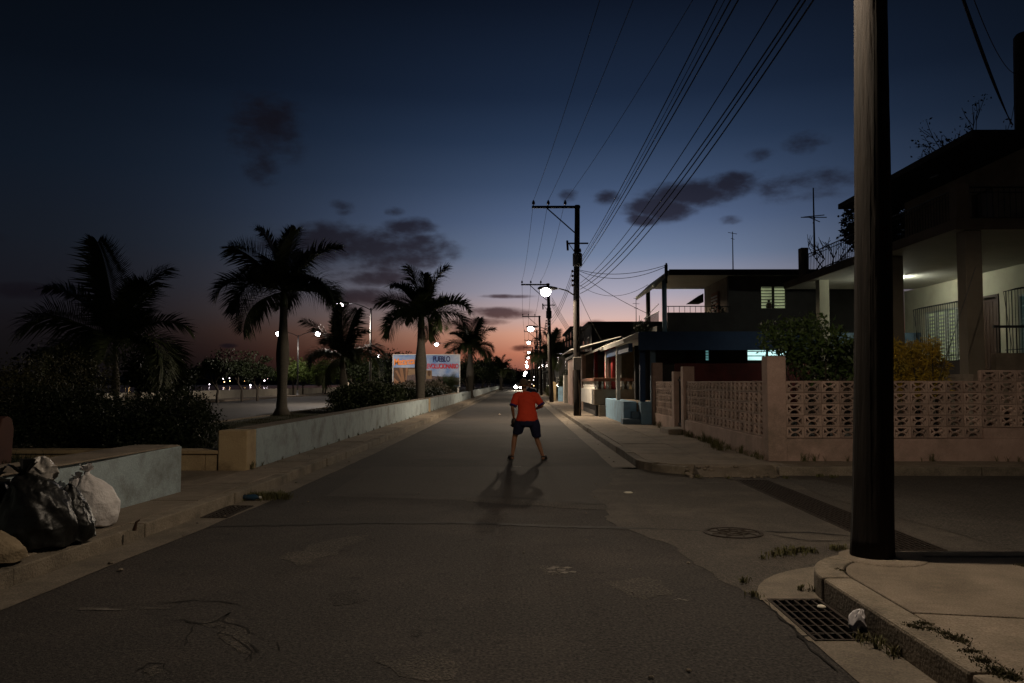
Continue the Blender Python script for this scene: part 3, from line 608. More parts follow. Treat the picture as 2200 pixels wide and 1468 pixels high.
# royal palms: trunk, crownshaft, spear and every frond
def frond_mesh(seed, L_=2.6, droop=1.0, n=62):
    g_ = random.Random(seed); b = MB(); mid = []
    for i in range(n+1):
        t = i/n; x = L_*(t*.98 - .22*droop*t*t*t); z = L_*(.34*t - .52*droop*t*t*t); mid.append(Vector((x, 0, z)))
    b.tube(mid[::4] + [mid[-1]], [.035*(1-.9*i/(len(mid[::4]))) for i in range(len(mid[::4])+1)], 4)
    for i in range(5, n+1):
        t = i/n; p = mid[i]; tan = (mid[min(i+1, n)]-mid[i-1]).normalized(); nrm = Vector((-tan.z, 0, tan.x))
        ll = L_*.345*(math.sin(math.pi*min(1, t*.82+.16))**.5)*g_.uniform(.8, 1.12) + .05
        for sd_ in (-1, 1):
            for lay in (0, 1):
                dr = Vector((0, sd_, 0))*(1.0-.3*lay) + tan*(.35+.55*t) + nrm*(.45*lay+g_.uniform(-.12, .2)); dr.normalize()
                m1 = p + dr*ll*.5 + Vector((0, 0, -.03*ll)); m2 = p + dr*ll*.93 + Vector((0, 0, -ll*g_.uniform(.18, .5)*(1.1-.5*lay)))
                w = nrm.cross(dr).normalized()*.020 + tan*.012
                b.face([p-w*.6, p+w*.6, m1+w, m1-w]); b.face([m1-w, m1+w, m2])
    return b.mesh('frond')
FR = [frond_mesh(i, 2.7, d) for i, d in enumerate((.35, .55, .75, .9, 1.05))]
for me in FR: me.materials.append(leafpalm)
PALM_SPECS = []
def palm(label, px_, py_base, Y, crown_y, scale, lean=0.0, seed=0, fronds=15, trunk_r=.2, spear=1.1, order=None):
    base = P(px_, py_base, Y); base.z = .09; top = P(px_+lean, crown_y, Y)
    H = top.z - base.z; t = thing('royal_palm', label, 'palm tree', base, 'royal palms on the verge', local=True); b = MB()
    prof = []; off = Vector((top.x-base.x, 0, 0)); k = 14
    for i in range(k+1):
        u = i/k; r = trunk_r*(.75*math.exp(-u*22) + .88 + .42*math.exp(-((u-.56)/.18)**2) - .22*u); prof.append((u, r))
    b.rings([[off*(u**1.3) + Vector((r*math.cos(2*math.pi*j/14), r*math.sin(2*math.pi*j/14), H*.86*u)) for j in range(14)] for u, r in prof]); b.build('trunk', palmbark, t, smooth=True)
    b = MB(); r0 = prof[-1][1]
    b.rings([[off + Vector((0, 0, H*(.858+.16*u))) + Vector((r*math.cos(2*math.pi*j/12), r*math.sin(2*math.pi*j/12), 0)) for j in range(12)] for u, r in ((0, r0), (.2, r0*1.12), (.6, r0*.9), (1, r0*.55), (1.5, r0*.25))]); b.build('crownshaft', shaftm, t, smooth=True)
    c = off + Vector((0, 0, H)); MB().tube([c, c+Vector((.02, 0, spear*.6)), c+Vector((.05, 0, spear*scale))], [.03, .02, .004], 5).build('spear', leafpalm, t)
    g_ = random.Random(seed)
    for i in range(fronds):
        u = (i+.5)/fronds; a = i*2.39996 + seed; el_ = R(82 - 92*u**.72 + g_.uniform(-9, 9)); me = FR[min(4, int(u*5))]
        o = bpy.data.objects.new('frond', me); COL.objects.link(o); o.parent = t; o.location = c + Vector((0, 0, -.12*u)); o.rotation_euler = (g_.uniform(-.4, .4), -el_+R(14), a); s = scale*g_.uniform(.86, 1.12); o.scale = (s, s, s)
    return t
palm('royal palm on a thin trunk rising out of the dark bush', 250, 900, 27, 728, 1.22, -2, 11, 12, .11, .5)
palm('royal palm with a bulging trunk and thin spear at the avenue edge', 605, 893, 35.5, 622, 1.30, 5, 3, 14, .25, 2.3)
palm('royal palm whose low crown spreads behind the trimmed hedge', 740, 880, 47, 764, 1.12, -4, 5, 13, .22, 2.4)
palm('royal palm standing close behind the wall in front of the billboard', 903, 870, 40, 676, 1.10, 2, 8, 15, .26, .5)
palm('royal palm beyond the billboard close to the street wall', 1010, 855, 72, 745, 1.12, 0, 1, 17, .30, .4)
palm('small far royal palm among the dark trees down the street', 1076, 835, 150, 795, 1.2, 0, 6, 13, .28, .3)
palm('royal palm half hidden behind the house fronts by the poles', 1186, 850, 70, 765, 1.0, 0, 9, 15, .22, .4)['group'] = 'royal palms beyond the houses'

def rtree(base, H, seed, depth=5, spread=.6, r0=.12, up=.25, b=None):
    g_ = random.Random(seed); b = b or MB(); tips = []
    def grow(p, d, l, r, k):
        q = p + d*l; m = p.lerp(q, .5) + Vector((g_.uniform(-1, 1), g_.uniform(-1, 1), g_.uniform(-.5, .5)))*l*.06
        b.tube([p, m, q], [r, r*.85, r*.68], 5 if r > .012 else 3, caps=False)
        if k == 0: tips.append(q); return
        for _ in range(2 if k > 2 else 3):
            nd = (d + Vector((g_.gauss(0, spread), g_.gauss(0, spread), g_.gauss(up, spread*.6)))).normalized(); grow(q, nd, l*g_.uniform(.62, .86), r*.66, k-1)
    grow(Vector(base), Vector((g_.uniform(-.1, .1), g_.uniform(-.1, .1), 1)), H*.27, r0, depth); return b, tips
def tree(label, base, H, W, seed, n, size, m, name='street_tree', group=None, r0=.12, z0=.42, depth=4):
    t = thing(name, label, 'tree', base, group); b, tips = rtree(base, H*.8, seed, depth, .55, r0); b.build('trunk', barkm, t, smooth=True)
    g_ = random.Random(seed+1); bl = [(*(p + Vector((0, 0, g_.uniform(0, .2)))), *(g_.uniform(.18, .30)*W*f for f in (1, 1, .75))) for p in tips if p.z > base[2]+H*z0]
    for i in range(12): a = g_.uniform(0, 6.28); d = W*.42*math.sqrt(g_.random()); bl.append((base[0]+d*math.cos(a), base[1]+d*math.sin(a), base[2]+H*g_.uniform(.55, .88), *(g_.uniform(.12, .22)*W*f for f in (1, 1, .7))))
    link('crown', leaf_mesh('crown', bl, n, size, seed, .35, .55), m, t); return t
DK = 'small dark street tree on the promenade beside the sea wall'
for i, (x, y) in enumerate(((467, 866), (520, 863), (553, 862))):
    q = G(x, y, .12); tree(DK, q, 4.1, 2.1, 40+i, 3800, .16, leafdark, group='dark promenade trees')
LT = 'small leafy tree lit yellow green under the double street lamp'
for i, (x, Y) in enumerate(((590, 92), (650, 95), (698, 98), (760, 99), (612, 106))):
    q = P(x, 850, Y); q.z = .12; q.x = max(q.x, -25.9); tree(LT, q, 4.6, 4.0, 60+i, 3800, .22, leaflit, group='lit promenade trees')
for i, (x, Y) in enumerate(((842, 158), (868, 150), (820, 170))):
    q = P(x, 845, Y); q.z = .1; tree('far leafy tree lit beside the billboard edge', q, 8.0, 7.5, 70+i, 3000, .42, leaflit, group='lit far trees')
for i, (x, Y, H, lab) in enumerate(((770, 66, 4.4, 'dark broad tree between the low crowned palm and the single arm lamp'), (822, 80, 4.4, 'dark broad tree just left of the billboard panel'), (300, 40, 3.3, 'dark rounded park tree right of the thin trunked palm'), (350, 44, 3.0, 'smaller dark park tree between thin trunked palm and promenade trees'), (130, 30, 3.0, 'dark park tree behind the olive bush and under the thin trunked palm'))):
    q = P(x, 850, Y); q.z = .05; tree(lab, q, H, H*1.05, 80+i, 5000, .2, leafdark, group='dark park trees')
FT = 'dark bushy tree lining the far end of the street behind the wall'
for i, (Y, X, H, W) in enumerate(((92, -5.8, 4.5, 3.4), (104, -6.2, 4.4, 4), (118, -6.4, 5.2, 4.6), (132, -5.8, 5, 4.6), (146, -6.6, 6.4, 5.6), (165, -5.8, 6.4, 6), (185, -7, 7.5, 7), (205, -5.6, 7.2, 7), (230, -7, 8, 8), (255, -4.6, 8, 8.5), (285, -6, 8.5, 9), (310, -2.8, 7.5, 9), (340, -1, 7, 8))):
    tree(FT, (X, Y, .05), H, W, 100+i, 3600, .10+Y*.0016, leafdark, group='trees down the street', r0=.14)
bl = [(-7.2+.5*math.cos(a)*.9, 66+.3*math.sin(a), 1.1+.25*math.sin(3*a), .4, .4, .4) for a in (0, 1, 2, 3, 4, 5)]
# fan palm clump in front of the billboard
t = thing('fan_palm', 'dark fan palm clump in front of the billboard', 'palm', (-5.3, 61, .09), local=True); b = MB(); g_ = random.Random(3)
for i in range(26):
    a = g_.uniform(0, 6.28); e = R(g_.uniform(15, 88)); l = g_.uniform(.9, 1.7); d = Vector((math.cos(a)*math.cos(e), math.sin(a)*math.cos(e), math.sin(e))); c = d*l; sd_ = d.cross(Vector((0, 0, 1))).normalized(); u = sd_.cross(d)
    b.tube([(0, 0, .2), c], .012, 4)
    for k in range(-8, 9):
        an = k*.16; dd = (d*math.cos(an) + sd_*math.sin(an)).normalized(); tip = c + dd*.75; w = dd.cross(u).normalized()*.025; b.face([c, c+dd*.4+w, tip, c+dd*.4-w])
b.build('leaves', leafdark, t, fix=False); MB().tube([(0, 0, -.02), (0, 0, .5)], .12, 8).build('trunk', barkm, t)
# ================================================================== street lamps and utility poles
LAMP_COL = (1.0, .80, .58)
def lamp_light(name, loc, power, parent, col=LAMP_COL, r=.09, blend=.12, cone=172):
    l = bpy.data.lights.new(name, 'SPOT'); l.energy = power; l.color = col; l.shadow_soft_size = r; l.spot_size = R(cone); l.spot_blend = blend
    o = bpy.data.objects.new(name, l); COL.objects.link(o); o.parent = parent; o.location = loc; return o      # shines straight down
def cobra(parent, tip, direction, lens, s=1.0):
    """lamp head hanging at the end of an arm; tip = where the arm ends, direction = -1/+1 along x"""
    tip = Vector(tip); b = MB(); rg = []
    for u, w, h in ((-.02, .035, .035), (.05, .06, .05), (.18, .11, .075), (.42, .125, .085), (.56, .09, .06), (.62, .03, .02)):
        rg.append([tip + Vector((direction*u*s, w*s*math.cos(2*math.pi*j/10), h*s*math.sin(2*math.pi*j/10)+.01)) for j in range(10)])
    b.rings(rg); hd = b.build('lamp_head', metal_gr, parent, smooth=True)
    c = tip + Vector((direction*.36*s, 0, -.05*s)); MB().ball(c + Vector((0, 0, -.05*s)), .165*s, .165*s, .155*s, 16, 12).build('lamp_lens', lens, parent, smooth=True)
    return c + Vector((0, 0, -.23*s))
def insulator(b, p, h=.2, r=.06):
    b.lathe([(.012, 0), (.015, h*.25), (r, h*.3), (r*.7, h*.42), (r, h*.48), (r*.7, h*.6), (r*.95, h*.66), (r*.5, h*.85), (r*.45, h), (.01, h*1.02)], p, 10)
def utility_pole(label, X, Y, lean, seed, power, lamp_z=5.1, sz=1.0, meter=False, tank=True, base_z=.15, r0=.155):
    g_ = random.Random(seed); t = thing('utility_pole', label, 'utility pole', (X, Y, base_z), 'utility poles along the right pavement', local=True)
    H = 8.96*sz; off = Vector((lean, 0, 0)); b = MB()
    b.tube([Vector((lean*u + .02*math.sin(u*7+seed), .01*math.sin(u*5), H*u - .3*(u == 0))) for u in [i/12 for i in range(13)]], [r0*(1.05-.36*i/12) for i in range(13)], 12); b.build('pole', polewood, t, smooth=True)
    z = H-.1; MB().box(lean-1.92, lean+.14, -.16, -.06, z-.05, z+.05).build('crossarm', metal_dk, t, bevel=.006)
    for dx in (-1.85, -1.22, -.50): bb = MB(); insulator(bb, (lean+dx, -.11, z+.05), .24, .075); bb.build('insulator', porcelain, t, smooth=True)
    MB().tube([(lean-1.28, -.11, z-.05), (lean-.08, -.11, z-1.12)], .028, 5).build('brace', metal_dk, t)
    z2 = 7.3*sz; MB().box(lean*.8-.44, lean*.8+.48, -.15, -.09, z2-.03, z2+.03).build('crossarm', metal_dk, t)
    bb = MB(); bb.tube([(lean*.8-.42, -.2, z2+.1), (lean*.8-.40, -.26, z2-.32)], .05, 6); bb.tube([(lean*.8-.36, -.12, z2), (lean*.8-.08, -.12, z2-.4)], .015, 4); bb.build('cutout_switch', porcelain, t)
    if tank:
        bb = MB(); bb.lathe([(.16, 0), (.2, .02), (.2, .48), (.21, .5), (.17, .56), (.05, .58)], (lean*.75, -.36, 6.28*sz), 14); bb.box(lean*.75-.17, lean*.75+.17, -.2, -.13, 6.35*sz, 6.45*sz); bb.build('transformer', metal_gr if seed % 2 else metal_dk, t, smooth=False)
        for s_ in (-.12, .12): bb = MB(); insulator(bb, (lean*.75+s_, -.36, 6.28*sz+.56), .2, .05); bb.build('bushing', porcelain, t, smooth=True)
    for k in range(4): bb = MB(); bb.ball((lean*.7-.19, -.05, (6.12-.2*k)*sz), .05, .05, .06, 8, 6); bb.tube([(lean*.7-.1, 0, (6.12-.2*k)*sz), (lean*.7-.2, -.05, (6.12-.2*k)*sz)], .015, 4); bb.build('rack_insulator', porcelain, t)
    lx = lean*lamp_z/H; arm = [(lx-.1, -.06, lamp_z), (lx-.42, -.1, lamp_z+.2), (lx-.72, -.12, lamp_z+.28), (lx-.86, -.12, lamp_z+.29)]
    MB().tube(arm, .028, 7).build('lamp_arm', metal_gr, t, smooth=True); c = cobra(t, arm[-1], -1, lampglow, 1.3 if seed < 3 else 1.05)
    if power: lamp_light('lamp_light', c, power, t)
    if meter:
        MB().box(-.17, .17, -.34, -.15, 1.93, 2.46).build('meter_box', mat('meter_grey', (.30, .28, .25), (.22, .2, .18), 5, .7), t, bevel=.012); MB().tube([(.1, -.19, -.02), (.1, -.19, 1.2), (.04, -.21, 1.6), (.04, -.2, 1.94)], .03, 6).build('conduit', mat('conduit', (.10, .075, .055), None, 6, .8), t, smooth=True)
    return t
POLES = [(2.50, 33.7, .03, 1.0), (2.42, 57, -.25, .95), (2.62, 88, -.2, .98), (2.9, 117, -.05, 1.0), (3.1, 142, .05, 1.0), (3.2, 170, 0, 1.0), (3.4, 200, 0, 1.0)]
LBL = ['wooden utility pole with meter box beside the balustraded porch', 'wooden utility pole by the white picket gate, second after the meter box pole', 'leaning wooden utility pole, third after the meter box pole',
       'far wooden utility pole, fourth along the pavement', 'far wooden utility pole, fifth along the pavement', 'far wooden utility pole, sixth along the pavement', 'farthest wooden utility pole of the row']
for i, (x, y, ln, sz) in enumerate(POLES):
    utility_pole(LBL[i], x, y, ln, i+1, [2200, 1800, 1400, 600, 500, 500, 500][i], 5.08 if i < 2 else 5.6, sz, meter=(i == 0), tank=i < 4)
# near pole on the corner, its lamp above the frame
NP = PB.copy(); NP.z = .19
t = thing('utility_pole', 'thick weathered wooden utility pole on the near pavement corner', 'utility pole', NP, 'utility poles along the right pavement', local=True)
b = MB(); k = 70; HN = 9.0; g_ = random.Random(5); NS = 72
groove = [g_.uniform(-.0035, .003) - (.007 if g_.random() < .12 else 0) for _ in range(NS)]; phs = [g_.uniform(0, 6.28) for _ in range(NS)]     # weathered ridges and checks
rg = []
for i in range(k+1):
    u = i/k; r = .156 - .062*u + (.010*math.exp(-u*40)); c = Vector((.20*u + .012*math.sin(u*9), .0, HN*u - .02*(i == 0)))
    rg.append([c + Vector((math.cos(a_), math.sin(a_), 0))*(r + .004*math.sin(3*a_ + 2*u) + groove[j]*(.6+.6*math.sin(u*14+phs[j])) + g_.uniform(-.0012, .0012)) for j, a_ in enumerate([2*math.pi*j/NS for j in range(NS)])])
b.rings(rg); b.build('pole', polewood, t, smooth=True)
for k_, (a0, z0, z1, w) in enumerate(((-1.75, .6, 4.6, .010), (-1.45, .1, 2.2, .007), (-2.2, .3, 3.1, .006), (-1.62, 2.4, 5.4, .012), (-1.98, 1.6, 4.4, .006), (-1.2, .8, 3.6, .005))):     # drying splits
    b = MB(); n_ = 30; ra = random.Random(k_)
    for i in range(n_+1):
        u = i/n_; z = z0+(z1-z0)*u; r = .156-.062*z/HN + .0082; a_ = a0 + .05*math.sin(u*5+k_) + ra.uniform(-.012, .012); ww = w*min(1, 8*min(u, 1-u))*ra.uniform(.6, 1.2)/r
        b.v += [((r)*math.cos(a_-ww)+.20*z/HN, r*math.sin(a_-ww), z), (r*math.cos(a_+ww)+.20*z/HN, r*math.sin(a_+ww), z)]
    for i in range(n_): b.f.append((2*i, 2*i+1, 2*i+3, 2*i+2))
    b.build('split', crackm, t)
zc = 8.7; MB().box(-1.0, 1.3, -.2, -.1, zc-.05, zc+.05).build('crossarm', metal_dk, t)
for dx in (-.85, -.2, 1.15): bb = MB(); insulator(bb, (dx, -.15, zc+.05), .24, .075); bb.build('insulator', porcelain, t, smooth=True)
arm = [(.0, .0, 5.35), (-.2, .0, 5.65), (-.4, .0, 5.8), (-.55, 0, 5.82)]; MB().tube(arm, .03, 7).build('lamp_arm', metal_gr, t, smooth=True); c = cobra(t, arm[-1], -1, lampglow, 1.1); lamp_light('lamp_light', c, 700, t, r=.05)

# ---- cables
def sag(a, b, s, n=18): a, b = Vector(a), Vector(b); return [a.lerp(b, i/n) - Vector((0, 0, s*4*(i/n)*(1-i/n))) for i in range(n+1)]
def cable(a, b, s, r, label, group, name='overhead_cable', n=18, m=None):
    return tag(MB().tube(sag(a, b, s, n), r, 5).build(name, m or wirem), label, 'cable', group)
def ins(i, j): x, y, ln, sz = POLES[i]; return Vector((x + ln + (-1.85, -1.22, -.50)[j], y-.11, .15 + 8.96*sz - .1 + .29))
for j, dx in enumerate((-.85, -.2, 1.15)): cable(ins(0, j), (NP.x+dx+.05, NP.y-.15, NP.z+9.0), .35, .007, 'thin high power line reaching the crossarm of the meter box pole', 'high power lines over the near span')
for i in range(6):
    for j in range(3): cable(ins(i, j), ins(i+1, j), .5, .008 + .003*i, 'thin high power line running down the row of poles', 'high power lines between far poles', n=10)
def rack(i, k): x, y, ln, sz = POLES[i]; return Vector((x + ln*.7 - .2, y-.05, .15 + (6.12-.2*k)*sz))
for k in range(3):
    for i in range(4): cable(rack(i, k), rack(i+1, k), .55, .010 + .004*i, 'low service line between the rows of pole racks', 'low lines between far poles', n=10)
for k, (dz, dx, r) in enumerate(((0, 0, .010), (-.12, .05, .006), (-.2, .1, .011), (-.36, .12, .011))):
    cable(Vector((POLES[0][0]+.15, 33.6, 6.75+dz)), (NP.x+dx+.12, NP.y, NP.z+7.1+dz), .22, r, 'black low voltage line from the near pole to the meter box pole', 'low voltage lines over the near span', n=24)
for k, (dz, dx, r) in enumerate(((0, 0, .009), (-.1, .28, .012), (-.2, .30, .012), (-.34, .34, .012))):
    cable(Vector((POLES[0][0]+.15, 33.6, 5.75+dz*1.3)), (NP.x+.75+dx, NP.y, NP.z+6.9+dz*.4), .62+.06*k, r, 'black sagging service cable from the near pole to the meter box pole', 'sagging cables over the near span', n=30)
Q1 = Vector((POLES[0][0]+.15, 33.6, 0))
def drop(y0, x1, y1, Y1, s, r=.011): cable(P(1244, y0, 33.6), P(x1, y1, Y1), s, r, 'service cable from the meter box pole to the two storey house', 'service cables to the terrace house')
drop(580, 1431, 570, 28.6, .25); drop(582, 1431, 573, 28.6, .38); drop(588, 1396, 676, 29.0, .1); drop(612, 1392, 612, 29.5, .45, .008)
cable(P(1243, 632, 33.6), P(1300, 745, 37), .1, .010, 'thin service cable dropping to the red columned porch', None)
cable(P(1247, 700, 33.6), P(1262, 745, 40), .05, .009, 'thin short service cable beside the meter box pole', None)
for k in range(4): cable(P(1186, 640+k*6, 57), P(1245, 735+k*4, 62), .15, .014, 'service cable fanning from the second pole to dark houses', 'service cables beyond the porch')
for k, (dx, s) in enumerate(((0, .0), (6, .15), (14, .3))): cable((NP.x+.1, NP.y, NP.z+7.0+.12*k), P(2172+dx*.3, 266+dx*.2, 20.0), .15+s, .013, 'heavy dark cable running to the roof corner of the porch house', 'cables to the roof corner', n=24)
cable((NP.x+.1, NP.y, NP.z+7.7), P(2184, 160, 20.3), .9, .008, 'thin dark cable drooping to the rooftop pillar', None, n=24)
cable(P(2183, 200, 20.2), P(2172, 262, 20.0), .02, .007, 'short jumper wire beside the rooftop pillar', None)

# ---- avenue lamp posts
def lamp_post(label, X, Y, H, arms, power, group, z0=.09, al=2.0):
    t = thing('street_lamp', label, 'street lamp', (X, Y, z0), group, local=True); h = H-z0
    b = MB(); b.tube([(0, 0, -.05), (0, 0, h*.5), (0, 0, h)], [.10, .08, .055], 10); b.lathe([(.2, -.02), (.2, .04), (.13, .06), (.12, .5), (.1, .55)], (0, 0, 0), 12); b.build('post', metal_gr, t, smooth=True)
    for s_ in arms:
        a_ = [(0, 0, h-.15), (s_*al*.35, 0, h+.12), (s_*al*.7, 0, h+.3), (s_*al, 0, h+.33)]; MB().tube(a_, .035, 6).build('lamp_arm', metal_gr, t, smooth=True)
        c = cobra(t, a_[-1], s_, lampcool, 1.7); lamp_light('lamp_light', c, power, t, (1, .86, .74), .14)
    return t
lamp_post('tall single arm street lamp between the palms on the verge', P(797, 660, 57).x, 57, 6.9, (-1,), 4200, 'single arm avenue lamps', al=1.6)
lamp_post('far single arm street lamp half hidden by the palm beyond the billboard', P(976, 742, 117).x, 117, 7.0, (-1,), 1700, 'single arm avenue lamps', al=2.0)
lamp_post('far single arm street lamp small among the street trees', -8.6, 240, 7.0, (-1,), 1200, 'single arm avenue lamps', al=2.0)
lamp_post('double arm street lamp on the promenade among the lit trees', -24.6, 89, 6.85, (-1, 1), 480, 'double arm promenade lamps', .12, 1.6)
lamp_post('far double arm street lamp beside the billboard edge', -26.0, 165, 6.9, (-1, 1), 800, 'double arm promenade lamps', .12, 2.2)

# ---- billboard
BY = 66.0
tl, br = P(845, 763, BY), P(987, 832, BY); bw = br.x - tl.x; bt = tl.z; bb_ = bt - bw*.47
t = thing('billboard', 'wide roadside billboard with orange, blue and red lettering', 'billboard', (tl.x+bw/2, BY, .09), None)
print_w = mat('billboard_print', (.46, .49, .53), (.09, .19, .42), .75, .6, coords='Object')
MB().box(tl.x, br.x, BY, BY+.08, bb_, bt).build('panel', print_w, t)
fr = MB(); 
for q in ((tl.x-.06, tl.x, bb_-.06, bt+.06), (br.x, br.x+.06, bb_-.06, bt+.06), (tl.x, br.x, bt, bt+.06), (tl.x, br.x, bb_-.06, bb_)): fr.box(q[0], q[1], BY-.03, BY+.1, q[2], q[3])
fr.build('frame', whitep, t)
for u in (.02, .35, .65, .98): MB().box(tl.x+bw*u-.06, tl.x+bw*u+.06, BY+.1, BY+.22, -.1, bt-.1).build('post', whitep, t)
def flat(pts, m, name, dy=.012): return MB().face([(tl.x + bw*u, BY-dy, bt - bw*v) for u, v in pts]).build(name, m, t, fix=False)
pr_brown = mat('print_night', (.10, .05, .025), (.05, .028, .016), 1.5, .6); pr_beam = mat('print_beam', (.24, .12, .06), (.18, .09, .045), 1.2, .6); pr_crowd = mat('print_crowd', (.035, .03, .04), (.15, .10, .08), 6, .6); pr_tan = mat('print_tan', (.24, .155, .085), (.17, .11, .065), 3, .6)
flat([(.005, .19), (.34, .19), (.34, .46), (.005, .46)], pr_brown, 'print', .006); flat([(.34, .30), (.995, .34), (.995, .46), (.34, .46)], pr_crowd, 'print', .006)
flat([(.09, .192), (.14, .192), (.185, .455), (.15, .455)], pr_beam, 'print'); flat([(.19, .192), (.225, .192), (.20, .455), (.185, .455)], pr_beam, 'print', .014); flat([(.03, .24), (.06, .23), (.15, .40), (.13, .42)], pr_beam, 'print', .016); flat([(.23, .21), (.335, .21), (.335, .30), (.22, .33)], pr_tan, 'print')
flat([(.01, .34), (.13, .44), (.01, .455)], pr_beam, 'print', .018); flat([(.21, .31), (.335, .29), (.335, .455), (.19, .455)], pr_crowd, 'print', .016)
flat([(.50, .23), (.585, .23), (.585, .36), (.50, .36)], pr_tan, 'print', .016); flat([(.52, .245), (.545, .235), (.57, .25), (.565, .30), (.545, .325), (.525, .30)], pr_brown, 'print', .019)
def letters(s, m, u, v, w_, h_, sh=0.0, name='lettering'):
    cu_ = bpy.data.curves.new('lettering', 'FONT'); cu_.body = s; cu_.extrude = .004; cu_.offset = .02; cu_.space_character = .92; o = bpy.data.objects.new('tmp', cu_); COL.objects.link(o)
    me = bpy.data.meshes.new_from_object(o.evaluated_get(bpy.context.evaluated_depsgraph_get())); bpy.data.objects.remove(o)
    xs = [q.co.x for q in me.vertices]; zs = [q.co.y for q in me.vertices]; x0, x1, z0, z1 = min(xs), max(xs), min(zs), max(zs)
    for q in me.vertices:
        a = (q.co.x-x0)/(x1-x0); c = (q.co.y-z0)/(z1-z0); dep = q.co.z
        q.co = (tl.x + bw*(u + w_*a + sh*c*0), BY-.03-dep, bt - bw*(v + h_*(1-c) - sh*a))
    me.materials.clear(); return link(name, me, m, t)
letters('Matanzas', mat('orange_letter', (.85, .27, .04), (.8, .24, .04), 3, .5), .015, .055, .345, .105, .025)
letters('PUEBLO', mat('navy_letter', (.015, .02, .10), None, 3, .5), .60, .018, .26, .085)
letters('REVOLUCIONARIO', mat('red_letter', (.55, .02, .025), None, 3, .5), .48, .13, .505, .075)

# warning sign seen from behind, beside the hedge
q = P(742, 822, 60); t = thing('warning_sign', 'small pale triangular road sign standing behind the rounded hedge', 'sign', (q.x, 60, .09))
MB().tube([(q.x, 60.05, .0), (q.x, 60.05, 2.0)], .03, 8).build('post', metal_gr, t); MB().prism_axis([(q.x-.36, 1.32), (q.x+.36, 1.32), (q.x, 1.98)], 59.98, 60.0).build('plate', mat('sign_back', (.36, .30, .22), (.28, .24, .18), 4, .6), t)
# ================================================================== pink block fence of the corner plot
FX = 4.48; FY = 14.33; BW, BH, BD = .318, .2035, .10
def block_mesh():
    w, h = BW-.010, BH-.010; fm = .022
    outer = [(-w/2, -h/2), (w/2, -h/2), (w/2, h/2), (-w/2, h/2)]; holes = []
    sx = .185; cx = 0.0
    def arc(c, r, a0, a1, n=7, sy=1): return [(c[0]+r*math.cos(R(a0+(a1-a0)*i/n)), c[1]+sy*r*math.sin(R(a0+(a1-a0)*i/n))) for i in range(n+1)]
    x0, x1, z0, z1 = -w/2+.035, w/2-.048, -h/2+fm, h/2-fm; mxc = (x0+x1)/2
    holes.append(arc((mxc, z0), .080, 0, 180, 8, .83))                       # lower half disc
    holes.append(arc((mxc, z1), .080, 180, 360, 8, .83))                     # upper half disc
    holes.append([(x0-.008, -.062), (x0+.026, -.022), (x0+.058, 0), (x0+.026, .022), (x0-.008, .062)])
    holes.append([(x1+.008, .062), (x1-.026, .022), (x1-.058, 0), (x1-.026, -.022), (x1+.008, -.062)])
    vs_ = [Vector(p) for p in outer]; ed = [(i, (i+1) % 4) for i in range(4)]
    for hl in holes:
        n = len(vs_); vs_ += [Vector(p) for p in hl]; ed += [(n+i, n+(i+1) % len(hl)) for i in range(len(hl))]
    V, E, Fc, *_ = delaunay_2d_cdt(vs_, ed, [], 0, 1e-6)
    def inside(p, poly):
        c = False; n = len(poly)
        for i in range(n):
            a, b = poly[i], poly[(i+1) % n]
            if (a[1] > p[1]) != (b[1] > p[1]) and p[0] < (b[0]-a[0])*(p[1]-a[1])/(b[1]-a[1])+a[0]: c = not c
        return c
    keep = [f for f in Fc if not any(inside((sum(V[i].x for i in f)/3, sum(V[i].y for i in f)/3), hl) for hl in holes)]
    b = MB(); n = len(V); b.v = [(v.x, -BD/2, v.y) for v in V] + [(v.x, BD/2, v.y) for v in V]; b.f = [tuple(f) for f in keep] + [tuple(n+i for i in reversed(f)) for f in keep]
    loops = [list(range(4))]; k = 4
    for hl in holes: loops.append(list(range(k, k+len(hl)))); k += len(hl)
    for lp in loops:
        for i in range(len(lp)): a, c = lp[i], lp[(i+1) % len(lp)]; b.f.append((a, c, n+c, n+a))
    me = b.mesh('breeze_block'); bm = bmesh.new(); bm.from_mesh(me); bmesh.ops.recalc_face_normals(bm, faces=bm.faces); bm.to_mesh(me); bm.free(); me.materials.append(pinkblock); return me
BLK = block_mesh(); g_ = random.Random(8)
def put_block(parent, x, y, z, rot):
    o = bpy.data.objects.new('breeze_block', BLK); COL.objects.link(o); o.parent = parent; o.location = Vector((x+g_.uniform(-.003, .003), y+g_.uniform(-.003, .003), z)) - parent.location; o.rotation_euler = (0, 0, rot); return o
fence = thing('block_fence', 'pink fence of pierced concrete blocks round the corner plot', 'fence', (FX, FY, .15))
def run_street(y0, y1, zb, rows):
    k = int((y1-y0)/BW); st = (y1-y0)/k; mm = MB()
    for i in range(k):
        for r in range(rows): put_block(fence, FX+.09, y0+(i+.5)*st, zb+(r+.5)*BH, -math.pi/2)
    for i in range(k+1): mm.box(FX+.055, FX+.125, y0+i*st-.006, y0+i*st+.006, zb, zb+rows*BH)
    for r in range(rows+1): mm.box(FX+.056, FX+.124, y0, y1, zb+r*BH-.006, zb+r*BH+.006)
    mm.build('mortar', pinkblock, fence)
def run_side(x0, k, zb, rows):
    mm = MB()
    for i in range(k):
        for r in range(rows): put_block(fence, x0+(i+.5)*BW, FY+.09, zb+(r+.5)*BH, 0)
    for i in range(k+1): mm.box(x0+i*BW-.006, x0+i*BW+.006, FY+.055, FY+.125, zb, zb+rows*BH)
    for r in range(rows+1): mm.box(x0, x0+k*BW, FY+.056, FY+.124, zb+r*BH-.006, zb+r*BH+.006)
    mm.build('mortar', pinkblock, fence)
ZB = .555
def fx_at(x): return FX*F/(x-1112.0)
